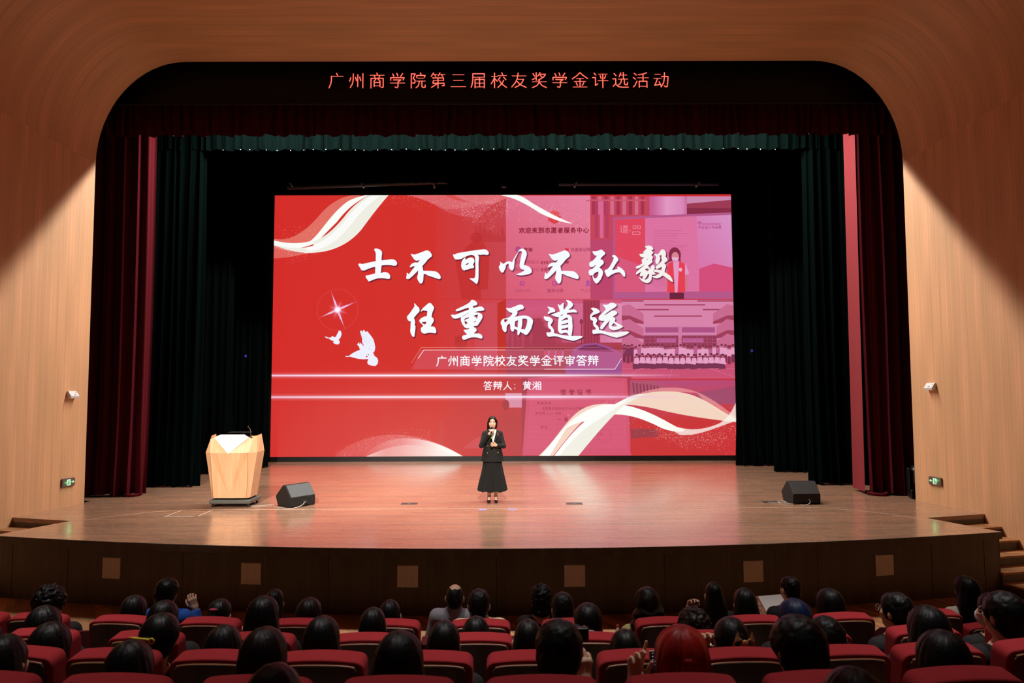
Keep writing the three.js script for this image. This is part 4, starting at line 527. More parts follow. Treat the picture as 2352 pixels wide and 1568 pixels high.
// ---------------------------------------------------------------- lectern
{
  const L = thing('lectern', 'faceted pale wooden lectern with a white emblem panel, left of the stage', 'lectern', [-4.90, 0, 0.20], 0.0);
  part('plinth', [rbox(0.75, 0.075, 0.56, 0.025, 0.0, 0.095, 0.04)], M.grey, L);
  for (const [x, z] of [[-0.32, 0.26], [0.32, 0.26], [-0.32, -0.18], [0.32, -0.18]]) part('caster', cyl(0.028, 0.028, 0.03, 14).rotateZ(Math.PI / 2).translate(x, 0.028, z), M.blackSatin, L);
  part('shadow_gap', box(0.62, 0.035, 0.40, 0, 0.147, 0.06), M.black, L);
  const y0 = 0.165, y1 = 0.985, y2 = 1.25;
  // lower front: a flat bay folded along a V towards the foot
  const fz = 0.375, bz = 0.295;
  const wl = [-0.345, y1, fz], wr = [0.345, y1, fz], wc = [0, y1, fz + 0.035], bl = [-0.305, y0, bz], br = [0.305, y0, bz], bc = [0, y0, bz + 0.012], w2l = [-0.215, y1, fz + 0.016], w2r = [0.215, y1, fz + 0.016];
  for (const f of [[w2l, bc, wc], [wc, bc, w2r], [wl, bc, w2l], [w2r, bc, wr], [wl, bl, bc], [bc, br, wr]]) part('front_facet', solid(f, [[0, 1, 2]]), f[0] === wl || f[0] === w2r ? (f[1] === bc ? M.mapleInlay : M.maple) : M.maple, L);
  part('corner_panel', solid([[-0.345, y1, fz], [-0.305, y0, bz], [-0.345, y0, 0.24], [-0.468, y1, 0.27]], [[0, 3, 2, 1]]), M.maple, L);
  part('corner_panel', solid([[0.345, y1, fz], [0.305, y0, bz], [0.345, y0, 0.24], [0.468, y1, 0.27]], [[0, 1, 2, 3]]), M.maple, L);
  for (const s of [-1, 1]) part('side_panel', solid([[s * 0.468, y1, 0.27], [s * 0.345, y0, 0.24], [s * 0.345, y0, -0.12], [s * 0.468, y1, -0.10]], s > 0 ? [[0, 1, 2, 3]] : [[0, 3, 2, 1]]), M.maple, L);
  part('rear_panel', solid([[-0.468, y1, -0.10], [0.468, y1, -0.10], [0.345, y0, -0.12], [-0.345, y0, -0.12]], [[0, 1, 2, 3]]), M.maple, L);
  // upper part leans back
  const tl = [-0.385, y2 - 0.02, 0.27], tr = [0.385, y2 - 0.02, 0.27];
  part('upper_panel', solid([wl, wc, [-0.30, y2 + 0.01, 0.26], tl], [[0, 1, 2, 3]]), M.maple, L); part('upper_panel', solid([wc, wr, tr, [0.30, y2 + 0.01, 0.26]], [[0, 1, 2, 3]]), M.maple, L);
  for (const s of [-1, 1]) part('cheek', solid([[s * 0.345, y1, fz], [s * 0.468, y1, 0.27], [s * 0.468, y1, -0.10], [s * 0.425, y2 + 0.05, -0.06], [s * 0.415, y2 + 0.03, 0.16], [s * 0.385, y2 - 0.02, 0.27]], s > 0 ? [[0, 1, 5], [1, 4, 5], [1, 2, 3, 4]] : [[0, 5, 1], [1, 5, 4], [1, 4, 3, 2]]), M.maple, L);
  for (const s of [-1, 1]) part('seam', box(0.004, 0.84, 0.006).translate(0, 0, 0), std({ color: C(0x8a5a34), roughness: 0.7 }), L).position.set(s * 0.323, 0.575, 0.338);
  L.children.slice(-2).forEach((m, i) => { m.rotation.x = 0.0975; m.rotation.z = (i ? -1 : 1) * 0.049; });
  part('top', solid([[-0.385, y2 - 0.02, 0.27], [0.385, y2 - 0.02, 0.27], [0.43, y2 - 0.02, -0.06], [-0.43, y2 - 0.02, -0.06]], [[0, 1, 2, 3]]), M.maple, L);
  part('rear_upper_panel', solid([[0.468, y1, -0.10], [-0.468, y1, -0.10], [-0.425, y2 + 0.01, -0.06], [0.425, y2 + 0.01, -0.06]], [[0, 1, 2, 3]]), M.maple, L);
  const em = part('emblem_panel', solid([[0, y1 - 0.01, fz + 0.045], [0.315, y2 + 0.005, 0.278], [0.22, y2 + 0.055, 0.235], [-0.22, y2 + 0.055, 0.235], [-0.315, y2 + 0.005, 0.278]], [[0, 1, 2, 3, 4]]), M.white, L);
  const n = V(0, 0.097, 0.23).normalize();
  const ebase = new THREE.Group(); ebase.position.set(0, 1.155, 0.318); 
  const emb = part('emblem', [new THREE.TorusGeometry(0.105, 0.005, 8, 40), new THREE.TorusGeometry(0.08, 0.003, 8, 36), cyl(0.06, 0.06, 0.006, 32).rotateX(Math.PI / 2)], std({ color: C(0xe6e6ea), roughness: 0.35 }), em); emb.position.set(0, 1.155, 0.321); emb.rotation.x = -0.45;
  const ls = thing('laptop', 'thin dark laptop lid edge showing above the lectern top', 'laptop', [-4.84, 1.335, 0.24], 0.0);
  part('screen', rbox(0.38, 0.012, 0.18, 0.004), M.blackSatin, ls); part('base', [rbox(0.36, 0.02, 0.16, 0.006, 0, -0.095, -0.02), box(0.06, 0.09, 0.02, 0, -0.055, -0.08)], M.black, ls);
  const mc = thing('gooseneck_microphone', 'thin black gooseneck microphone standing on the lectern', 'microphone', [-4.60, 1.235, 0.33]);
  part('neck', tube([[0, 0, 0], [-0.005, 0.07, 0], [-0.012, 0.15, 0.01], [-0.03, 0.19, 0.03]], 0.005, 8), std({ color: C(0x8a8a8a), roughness: 0.35, metalness: 0.7 }), mc); part('head', new THREE.CapsuleGeometry(0.014, 0.03, 4, 12).rotateX(0.9).translate(-0.036, 0.203, 0.045), M.blackSatin, mc); part('base', cyl(0.025, 0.028, 0.012, 18, 0, 0.004, 0), M.black, mc);
}
// ---------------------------------------------------------------- wedge monitors with cables
function wedge(label, pos, turn, grille) {
  const t = thing('stage_monitor', label, 'loudspeaker', pos, turn);
  const prof = [[0.20, 0.0], [0.225, 0.02], [0.225, 0.165], [0.05, 0.375], [-0.02, 0.375], [-0.245, 0.165], [-0.17, 0.0]];   // z, y
  part('cabinet', extrude(shapeOf(prof.map(([z, y]) => [-z, y])), 0.50, { bevelEnabled: true, bevelThickness: 0.008, bevelSize: 0.008, bevelSegments: 2 }).rotateY(Math.PI / 2).translate(-0.25, 0.008, 0), M.cabinet, t);
  const g = part('grille', rbox(0.49, 0.262, 0.014, 0.004), grille, t); g.position.set(0, 0.285, 0.147); g.rotation.x = -Math.atan2(0.175, 0.21);
  const sk = part('socket_plate', [rbox(0.07, 0.05, 0.012, 0.004)], std({ color: C(0x2a2826), roughness: 0.5 }), t); sk.position.set(0.03, 0.085, 0.234);
  part('plug', cyl(0.012, 0.012, 0.05, 12).rotateX(Math.PI / 2).translate(0, 0, 0.03), M.steel, sk);
  return t;
}
wedge('black wedge monitor speaker on the floor beside the lectern', [-3.77, 0, 0.29], 0.89, M.grille);
wedge('black wedge monitor speaker on the floor at the right of the stage', [5.60, 0, 0.18], 0.05, M.grille);
single('audio_cable', tube([[-3.55, 0.085, 0.46], [-3.58, 0.04, 0.53], [-3.68, 0.010, 0.63], [-3.78, 0.008, 0.68], [-3.9, 0.008, 0.62], [-4.08, 0.008, 0.50], [-4.2, 0.008, 0.3], [-4.3, 0.008, 0.36], [-4.45, 0.008, 0.42], [-4.6, 0.01, 0.40]], 0.006, 6), M.cableM, 'thin pale cable running from the lectern foot to the left monitor', 'cable');
single('audio_cable', tube([[5.64, 0.085, 0.45], [5.64, 0.05, 0.48], [5.58, 0.012, 0.50], [5.45, 0.008, 0.44], [5.25, 0.008, 0.36], [5.16, 0.012, 0.22], [5.24, 0.03, 0.14], [5.3, 0.012, 0.22], [5.2, 0.008, 0.33], [5.06, 0.012, 0.26], [4.98, 0.006, 0.2]], 0.006, 6), M.cableM, 'looped pale cable running from a floor pocket to the right monitor', 'cable');
// floor pockets
for (const [x, z, w] of [[-1.69, 0.20, 'to the left of the presenter'], [1.37, 0.24, 'to the right of the presenter'], [5.03, 0.16, 'beside the right monitor']]) {
  const t = thing('floor_pocket', `flat metal floor pocket set in the stage floor ${w}`, 'floor pocket', [x, 0, z]);
  part('frame', [box(0.30, 0.006, 0.018, 0, 0.003, -0.085), box(0.30, 0.006, 0.018, 0, 0.003, 0.085), box(0.018, 0.006, 0.17, -0.141, 0.003, 0), box(0.018, 0.006, 0.17, 0.141, 0.003, 0)], std({ color: C(0x6a6460), roughness: 0.35, metalness: 0.6 }), t); part('lid', rbox(0.262, 0.005, 0.15, 0.002, 0, 0.003, 0), std({ color: C(0x4c4846), roughness: 0.4, metalness: 0.5 }), t);
  part('handle', rbox(0.05, 0.005, 0.02, 0.002, 0, 0.007, 0.02), M.steel, t);
}
// oval floor stickers
{
  const cv = document.createElement('canvas'); cv.width = 256; cv.height = 128; const c = cv.getContext('2d'); c.fillStyle = '#c8b8d8'; c.fillRect(0, 0, 256, 128); c.fillStyle = '#4038a0'; c.beginPath(); c.ellipse(128, 64, 116, 54, 0, 0, 7); c.fill(); c.fillStyle = '#f4f0ff'; for (const x of [66, 128, 190]) { c.beginPath(); c.ellipse(x, 64, 20, 15, 0, 0, 7); c.fill(); }
  const tx = new THREE.CanvasTexture(cv); tx.colorSpace = THREE.SRGBColorSpace; const m = std({ map: tx, roughness: 0.5 });
  for (const [x, z, w] of [[-0.30, 0.81, 'left of the two'], [0.22, 0.79, 'right of the two']]) { const sh = new THREE.Shape(); sh.absellipse(0, 0, 0.075, 0.05, 0, 7); const g = extrude(new THREE.Shape().absellipse(0, 0, 0.078, 0.06, 0, Math.PI * 2), 0.001, { curveSegments: 24 }).rotateX(-Math.PI / 2), p = g.attributes.position, uv = []; for (let i = 0; i < p.count; i++) uv.push(0.5 + p.getX(i) / 0.156, 0.5 - p.getZ(i) / 0.12); g.setAttribute('uv', new THREE.Float32BufferAttribute(uv, 2)); const o = single('floor_sticker', g, m, `oval purple position sticker on the floor before the presenter, ${w}`, 'sticker'); o.position.set(x, 0.0008, z); }
}
// tape marks at the left
single('floor_tape', merge([box(0.012, 0.001, 0.62).translate(-5.64, 0.0007, 1.04), box(0.5, 0.001, 0.012).translate(-5.42, 0.0007, 1.33)]), std({ color: C(0xcfc4b8), roughness: 0.7 }), 'thin pale tape corner on the floor left of the lectern', 'tape');
single('floor_tape', box(0.012, 0.001, 0.55).translate(-5.1, 0.0007, 1.02), std({ color: C(0xcfc4b8), roughness: 0.7 }), 'single thin pale tape line on the floor just before the lectern', 'tape');
// moving-head lamp half hidden behind the right end of the opening
{
  const t = thing('moving_head_lamp', 'black moving head stage lamp standing behind the right wall edge', 'stage light', [8.04, 0, -0.28]);
  part('base', [rbox(0.3, 0.14, 0.16, 0.02, 0, 0.09, 0), box(0.26, 0.02, 0.14, 0, 0.01, 0)], M.blackSatin, t); part('yoke', [rbox(0.04, 0.42, 0.1, 0.015, -0.15, 0.36, 0), rbox(0.04, 0.42, 0.1, 0.015, 0.15, 0.36, 0), rbox(0.3, 0.04, 0.1, 0.015, 0, 0.18, 0)], M.blackSatin, t); part('head', [new THREE.CapsuleGeometry(0.11, 0.16, 6, 20).translate(0, 0.42, 0)], M.blackSatin, t); part('lens', cyl(0.08, 0.08, 0.01, 20, 0, 0.60, 0), std({ color: C(0x303438), roughness: 0.1 }), t);
}
// ---------------------------------------------------------------- exit signs and call boxes on the flared walls
{
  const cv = document.createElement('canvas'); cv.width = 256; cv.height = 144; const c = cv.getContext('2d');
  c.fillStyle = '#000'; c.fillRect(0, 0, 256, 144); c.fillStyle = '#b8ffcc'; c.fillRect(92, 18, 76, 108); c.fillStyle = '#0a2a14';
  c.beginPath(); c.arc(136, 40, 9, 0, 7); c.fill(); c.strokeStyle = '#0a2a14'; c.lineWidth = 12; c.lineCap = 'round'; const l = (...p) => { c.beginPath(); p.forEach((q, i) => (i ? c.lineTo(...q) : c.moveTo(...q))); c.stroke(); }; l([130, 56], [124, 82]); l([124, 82], [140, 96], [136, 116]); l([122, 84], [112, 104], [100, 106]); c.lineWidth = 8; l([128, 60], [112, 68], [108, 80]); l([130, 60], [144, 72], [154, 66]);
  c.fillStyle = '#b8ffcc'; c.fillRect(180, 62, 40, 16); c.beginPath(); c.moveTo(212, 42); c.lineTo(248, 70); c.lineTo(212, 98); c.lineTo(212, 42); c.fill();
  const tx = new THREE.CanvasTexture(cv); tx.colorSpace = THREE.SRGBColorSpace;
  const lit = std({ color: C(0x6a5a58), roughness: 0.3, metalness: 0.3, emissive: C(0xffffff), emissiveMap: tx, emissiveIntensity: 0.95 }), plate = std({ color: C(0x6a5a5a), roughness: 0.35, metalness: 0.3 });
  for (const s of [-1, 1]) {
    const z = s < 0 ? 0.371 : 0.465, ang = Math.atan(SPLAY), t = thing('exit_sign', `green running man exit sign with an arrow on the ${s < 0 ? 'left' : 'right'} wooden wall`, 'exit sign', [s * (hw(z) - 0.018), s < 0 ? 0.44 : 0.42, z], s < 0 ? Math.PI / 2 - ang : -Math.PI / 2 + ang);
    part('plate', rbox(0.27, 0.15, 0.03, 0.008), plate, t);
    const d = part('display', new THREE.PlaneGeometry(0.262, 0.142).translate(0, 0, 0.0155), lit, t); if (s > 0) { const u = d.geometry.attributes.uv; for (let i = 0; i < u.count; i++) u.setX(i, 1 - u.getX(i)); }
    for (const [x, y] of [[-0.12, 0.06], [-0.12, -0.06], [0.12, 0.06], [0.12, -0.06]]) part('screw', cyl(0.004, 0.004, 0.004, 8).rotateX(Math.PI / 2).translate(x, y, 0.016), M.steel, t);
    const g = new THREE.PointLight(C(0x60ff90), 0.012); g.name = 'exit_lamp'; g.position.set(s * (hw(z) - 0.08), 0.43, z + 0.02); scene.add(g);
    const zb = s < 0 ? 0.355 : 0.453, yb = s < 0 ? 2.04 : 2.14, b = thing('emergency_box', `small white slant-fronted box fixed high on the ${s < 0 ? 'left' : 'right'} wooden wall`, 'wall box', [s * hw(zb), yb, zb], s < 0 ? Math.PI / 2 - ang : -Math.PI / 2 + ang);
    part('housing', extrude(shapeOf([[0, -0.06], [-0.09, -0.06], [-0.10, -0.025], [-0.03, 0.065], [0, 0.065]]), 0.17, { bevelEnabled: true, bevelThickness: 0.004, bevelSize: 0.004, bevelSegments: 2 }).rotateY(Math.PI / 2).translate(-0.085, 0, 0), std({ color: C(0xd8d6d6), roughness: 0.4 }), b);
    const fr = new THREE.Euler(-0.66, 0, 0); const m1 = part('slot', box(0.045, 0.008, 0.004), M.dark, b); m1.position.set(0.01, 0.0, 0.088); m1.rotation.copy(fr); const m2 = part('button', cyl(0.008, 0.008, 0.006, 12).rotateX(Math.PI / 2), std({ color: C(0x983028), roughness: 0.4 }), b); m2.position.set(0.055, 0.045, 0.054); m2.rotation.copy(fr);
  }
}
// ---------------------------------------------------------------- auditorium seats (facing the stage, -z); origin on the floor under the back of the seat top
const SEAT_H = 1.15;
function seatProto(wing) {
  const g = new THREE.Group(), w = 0.46;
  // upholstered back: arched top, rounded corners, leaning slightly towards the camera at the top
  const out = (hwid, y0, yt, arch, r) => { const s = new THREE.Shape(); s.moveTo(-hwid, y0); s.lineTo(-hwid, yt - r - arch); s.quadraticCurveTo(-hwid, yt - arch, -hwid + r, yt - arch * 0.75); s.quadraticCurveTo(0, yt + arch * 0.55, hwid - r, yt - arch * 0.75); s.quadraticCurveTo(hwid, yt - arch, hwid, yt - r - arch); s.lineTo(hwid, y0); s.closePath(); return s; };
  const back = extrude(out(w / 2 - 0.012, 0.36, SEAT_H - 0.012, 0.016, 0.035), 0.092, { bevelEnabled: true, bevelThickness: 0.012, bevelSize: 0.012, bevelSegments: 3, curveSegments: 8 }).translate(0, 0, -0.104);
  { const p = back.attributes.position; for (let i = 0; i < p.count; i++) { const y = p.getY(i), z = p.getZ(i), t = sstep(1.0, SEAT_H, y); p.setZ(i, z - (SEAT_H - y) * 0.10); p.setY(i, y + t * (z < -0.06 ? 0.006 : -0.006)); } back.computeVertexNormals(); }
  part('back', back, M.seat, g);
  const pan = extrude(out(w / 2 - 0.032, 0.30, SEAT_H - 0.034, 0.016, 0.03), 0.012, { bevelEnabled: true, bevelThickness: 0.003, bevelSize: 0.003, bevelSegments: 1, curveSegments: 8 });
  const lean = (q) => { const p = q.attributes.position; for (let i = 0; i < p.count; i++) p.setZ(i, p.getZ(i) - (SEAT_H - p.getY(i)) * 0.10); q.computeVertexNormals(); return q; };
  { const uv = pan.attributes.uv; for (let i = 0; i < uv.count; i++) uv.setXY(i, uv.getX(i) * 0.7, uv.getY(i) * 0.5); }
  part('back_panel', lean(pan.translate(0, 0, -0.003)), M.seatWood, g);
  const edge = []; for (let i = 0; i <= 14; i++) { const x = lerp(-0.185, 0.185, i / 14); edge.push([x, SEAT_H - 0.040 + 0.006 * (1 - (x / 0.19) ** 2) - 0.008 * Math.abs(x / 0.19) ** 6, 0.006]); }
  part('panel_edge', lean(tube(edge, 0.005, 6, 24)), M.seatEdgeLit, g);  // paler than the panel: light caught by the ledge put into its colour
  part('cushion', rbox(0.46, 0.13, 0.46, 0.04, 0, 0.40, -0.40), M.seat, g);
  for (const s of [-1, 1]) {
    const a = shapeOf([[0.10, 0.30], [0.10, wing - 0.035], [0.16, wing], [0.30, wing - 0.045], [0.46, wing - 0.17], [0.52, 0.60], [0.52, 0.36], [0.44, 0.30]]);
    part('side_wing', extrude(a, 0.034, { bevelEnabled: true, bevelThickness: 0.007, bevelSize: 0.007, bevelSegments: 2 }).rotateY(Math.PI / 2).translate(s * (w / 2 + 0.025) - 0.017, 0, 0), M.seatShaded, g);  // darker red than the back: shade on the wings put into the colour
  }
  part('pedestal', [rbox(0.36, 0.32, 0.10, 0.01, 0, 0.17, -0.24), box(0.38, 0.02, 0.34, 0, 0.01, -0.30)], M.dark, g);
  return g;
}
const seatLow = seatProto(0.84), seatHigh = seatProto(0.99);
function placeSeat(row, x, label, low) {
  const R = ROWS[row], g = ('E'.includes(row) ? seatHigh : seatLow).clone(); g.name = numbered('auditorium_seat'); scene.add(g);
  g.position.set(x, R.floor, R.z - R.k * x * x); g.rotation.y = 2 * R.k * x; if (low) g.scale.y = 0.74;
  tag(g, label, 'seat', 'red auditorium seats'); return g;
}
// ---------------------------------------------------------------- people: smooth bodies meshed from joined bones
function nets(lo, hi, h, f, color) {          // surface of f = 0 on a grid
  const n = [0, 1, 2].map((k) => Math.ceil((hi[k] - lo[k]) / h) + 1), [nx, ny, nz] = n, F = new Float32Array(nx * ny * nz), id = new Int32Array(nx * ny * nz).fill(-1), pos = [], idx = [];
  for (let z = 0, o = 0; z < nz; z++) for (let y = 0; y < ny; y++) for (let x = 0; x < nx; x++, o++) F[o] = f(lo[0] + x * h, lo[1] + y * h, lo[2] + z * h);
  const at = (x, y, z) => (z * ny + y) * nx + x, E = [[0, 1], [2, 3], [4, 5], [6, 7], [0, 2], [1, 3], [4, 6], [5, 7], [0, 4], [1, 5], [2, 6], [3, 7]];
  for (let z = 0; z < nz - 1; z++) for (let y = 0; y < ny - 1; y++) for (let x = 0; x < nx - 1; x++) {
    const v = [at(x, y, z), at(x + 1, y, z), at(x, y + 1, z), at(x + 1, y + 1, z), at(x, y, z + 1), at(x + 1, y, z + 1), at(x, y + 1, z + 1), at(x + 1, y + 1, z + 1)].map((q) => F[q]);
    let m = 0; for (let k = 0; k < 8; k++) if (v[k] < 0) m++; if (m === 0 || m === 8) continue;
    let c = 0, px = 0, py = 0, pz = 0; for (const [a, b] of E) if ((v[a] < 0) !== (v[b] < 0)) { const t = v[a] / (v[a] - v[b]); px += lerp(a & 1, b & 1, t); py += lerp((a >> 1) & 1, (b >> 1) & 1, t); pz += lerp(a >> 2, b >> 2, t); c++; }
    id[at(x, y, z)] = pos.length / 3; pos.push(lo[0] + (x + px / c) * h, lo[1] + (y + py / c) * h, lo[2] + (z + pz / c) * h);
  }
  const quad = (a, b, c, d, flip) => { if (a < 0 || b < 0 || c < 0 || d < 0) return; flip ? idx.push(a, c, b, a, d, c) : idx.push(a, b, c, a, c, d); };
  for (let z = 1; z < nz - 1; z++) for (let y = 1; y < ny - 1; y++) for (let x = 1; x < nx - 1; x++) {
    const s = F[at(x, y, z)] < 0;
    if (s !== F[at(x + 1, y, z)] < 0) quad(id[at(x, y - 1, z - 1)], id[at(x, y, z - 1)], id[at(x, y, z)], id[at(x, y - 1, z)], !s);
    if (s !== F[at(x, y + 1, z)] < 0) quad(id[at(x - 1, y, z - 1)], id[at(x - 1, y, z)], id[at(x, y, z)], id[at(x, y, z - 1)], !s);
    if (s !== F[at(x, y, z + 1)] < 0) quad(id[at(x - 1, y - 1, z)], id[at(x, y - 1, z)], id[at(x, y, z)], id[at(x - 1, y, z)], !s);
  }
  const g = new THREE.BufferGeometry(); g.setAttribute('position', new THREE.Float32BufferAttribute(pos, 3)); g.setIndex(idx); g.computeVertexNormals();
  if (color) { const c = []; for (let i = 0; i < pos.length; i += 3) c.push(...color(pos[i], pos[i + 1], pos[i + 2])); g.setAttribute('color', new THREE.Float32BufferAttribute(c, 3)); }
  return g;
}
const cap = (a, b, ra, rb = ra) => { const dx = b[0] - a[0], dy = b[1] - a[1], dz = b[2] - a[2], L = dx * dx + dy * dy + dz * dz || 1e-9; return (x, y, z) => { const px = x - a[0], py = y - a[1], pz = z - a[2], t = clamp((px * dx + py * dy + pz * dz) / L, 0, 1), ex = px - dx * t, ey = py - dy * t, ez = pz - dz * t; return Math.sqrt(ex * ex + ey * ey + ez * ez) - lerp(ra, rb, t); }; };
const ell = (c, r) => (x, y, z) => { const a = (x - c[0]) / r[0], b = (y - c[1]) / r[1], d = (z - c[2]) / r[2], k0 = Math.sqrt(a * a + b * b + d * d), k1 = Math.sqrt((a / r[0]) ** 2 + (b / r[1]) ** 2 + (d / r[2]) ** 2); return k1 < 1e-9 ? -Math.min(...r) : k0 * (k0 - 1) / k1; };
const smin = (a, b, k) => { const h = Math.max(k - Math.abs(a - b), 0) / k; return Math.min(a, b) - h * h * k * 0.25; };
const join = (list, k) => (x, y, z) => { let d = list[0](x, y, z); for (let i = 1; i < list.length; i++) d = smin(d, list[i](x, y, z), k); return d; };
const grow = (f, r) => (x, y, z) => f(x, y, z) - r;
const add3 = (a, b) => [a[0] + b[0], a[1] + b[1], a[2] + b[2]], mul3 = (a, s) => [a[0] * s, a[1] * s, a[2] * s];

// head around the origin (middle of the skull), face towards f = -1: -z, +1: +z
function headPrims(c, f, s = 1) {
  const q = (x, y, z) => [c[0] + x * s, c[1] + y * s, c[2] + z * s * f], r = (a) => a.map((v) => v * s);
  return { soft: [ell(q(0, 0.02, -0.012), r([0.075, 0.096, 0.094])), ell(q(0, -0.055, 0.025), r([0.061, 0.063, 0.058])), ell(q(0, -0.093, 0.055), r([0.026, 0.022, 0.024])), ell(q(0.034, -0.03, 0.058), r([0.024, 0.026, 0.022])), ell(q(-0.034, -0.03, 0.058), r([0.024, 0.026, 0.022]))],
    hard: [cap(q(0, 0.0, 0.083), q(0, -0.032, 0.098), 0.008 * s, 0.012 * s), ell(q(0, -0.038, 0.092), r([0.017, 0.009, 0.012])), ell(q(0.081, -0.014, -0.010), r([0.012, 0.031, 0.020])), ell(q(-0.081, -0.014, -0.010), r([0.012, 0.031, 0.020])), ell(q(0, -0.061, 0.083), r([0.022, 0.006, 0.010])), ell(q(0, -0.071, 0.081), r([0.019, 0.007, 0.010]))] };
}
// a hand: palm from the wrist w along u (fingers), thumb side t; curl in radians per joint of the four fingers, spread, thumb curl
function handPrims(w, u, t, { curl = [0.4, 0.4, 0.45, 0.5], thumb = 0.6, s = 1, out = 0.7 } = {}) {
  const U = V(...u).normalize(), T = V(...t); T.sub(U.clone().multiplyScalar(T.dot(U))).normalize(); const N = T.clone().cross(U).normalize();   // N: out of the palm
  const P = (a, b, c) => [w[0] + s * (U.x * a + T.x * b + N.x * c), w[1] + s * (U.y * a + T.y * b + N.y * c), w[2] + s * (U.z * a + T.z * b + N.z * c)];
  const L = [];
  for (const b of [-0.028, -0.010, 0.010, 0.028]) L.push(cap(P(0.012, b * 0.65, 0), P(0.082, b, 0), 0.013 * s, 0.011 * s));
  const len = [[0.042, 0.026, 0.021], [0.047, 0.030, 0.022], [0.044, 0.028, 0.022], [0.034, 0.021, 0.019]], base = [0.030, 0.010, -0.011, -0.031], fw = [];
  for (let i = 0; i < 4; i++) {
    let a = 0.082 - (i === 3 ? 0.008 : 0), c = 0, ang = 0, b = base[i]; const sp = (1.5 - i) * 0.045;
    for (let k = 0; k < 3; k++) { ang += curl[i] * (k ? 1.15 : 0.9); const l = len[i][k], na = a + l * Math.cos(ang), nc = c + l * Math.sin(ang), nb = b + l * sp * Math.cos(ang); fw.push(cap(P(a, b, c), P(na, nb, nc), (0.0095 - k * 0.0009) * s, (0.0088 - k * 0.0009) * s)); a = na; b = nb; c = nc; }
  }
  const th = [[0.02, 0.026, 0.004], [0.045, 0.045 + 0.012 * out, 0.012], [0.045 + 0.034 * Math.cos(thumb), 0.045 + 0.02 * out, 0.012 + 0.034 * Math.sin(thumb)], [0.045 + 0.034 * Math.cos(thumb) + 0.026 * Math.cos(thumb * 1.6), 0.045 + 0.016 * out, 0.012 + 0.034 * Math.sin(thumb) + 0.026 * Math.sin(thumb * 1.6)]];
  const tw = [cap(P(...th[0]), P(...th[1]), 0.015 * s, 0.012 * s), cap(P(...th[1]), P(...th[2]), 0.011 * s, 0.0095 * s), cap(P(...th[2]), P(...th[3]), 0.0095 * s, 0.008 * s)];
  const palm = join(L, 0.012 * s), fing = (x, y, z) => { let d = 1; for (const f of fw) d = Math.min(d, f(x, y, z)); return d; }, tf = join(tw, 0.006);
  return (x, y, z) => smin(smin(palm(x, y, z), fing(x, y, z), 0.008 * s), tf(x, y, z), 0.012 * s);
}
function bounds(pts, pad) { const lo = [1e9, 1e9, 1e9], hi = [-1e9, -1e9, -1e9]; for (const p of pts) for (let k = 0; k < 3; k++) { lo[k] = Math.min(lo[k], p[k] - pad); hi[k] = Math.max(hi[k], p[k] + pad); } return [lo, hi]; }
const bare = (g) => { const q = new THREE.BufferGeometry(); q.setAttribute('position', g.attributes.position.clone()); q.setAttribute('normal', g.attributes.normal.clone()); if (g.attributes.color) q.setAttribute('color', g.attributes.color.clone()); q.setIndex(g.index); return q; };
const mergeI = (list) => mergeGeometries(list.map(bare), false);

// ---- hair, around the skull's middle, face to -z
const hairUV = (g) => { const p = g.attributes.position, uv = []; for (let i = 0; i < p.count; i++) { const x = p.getX(i), y = p.getY(i), z = p.getZ(i) - 0.02, r = Math.hypot(x, z); uv.push(Math.atan2(x, z) / 6.283 * 1.0 + 0.5, y * 2.2 + r * 1.5); } g.setAttribute('uv', new THREE.Float32BufferAttribute(uv, 2)); return g; };
const faceCut = (f, c = [0, -0.055, -0.115], r = [0.066, 0.105, 0.075]) => { const e = ell(c, r); return (x, y, z) => { const a = f(x, y, z), b = -e(x, y, z), k = 0.02, h = Math.max(k - Math.abs(a - b), 0) / k; return Math.max(a, b) + h * h * k * 0.25; }; };
const strands = (f, amp, na, ny, s) => (x, y, z) => { const th = Math.atan2(x, z + 0.0), w = noise3(th * na + 40, y * ny + s, s * 3.1) - 0.5, w2 = noise3(th * na * 2.7 + 90, y * ny * 1.5, s) - 0.5; return f(x, y, z) + amp * (w + 0.5 * w2) * 2; };
const tufts = (f, amp, fr, s) => (x, y, z) => f(x, y, z) + amp * (noise3(x * fr + 50, y * fr + 50, z * fr + 50 + s) - 0.5) * 2 + amp * 0.6 * (noise3(x * fr * 2.3 + 50, y * fr * 2.3 + 50, z * fr * 2.3 + s) - 0.5) * 2;
const ears = (f) => { const a = ell([0.098, -0.03, -0.004], [0.034, 0.05, 0.040]), b = ell([-0.098, -0.03, -0.004], [0.034, 0.05, 0.040]); return (x, y, z) => Math.max(f(x, y, z), -a(x, y, z), -b(x, y, z)); };
const shellH = ell([0, 0.028, 0.012], [0.089, 0.101, 0.105]);
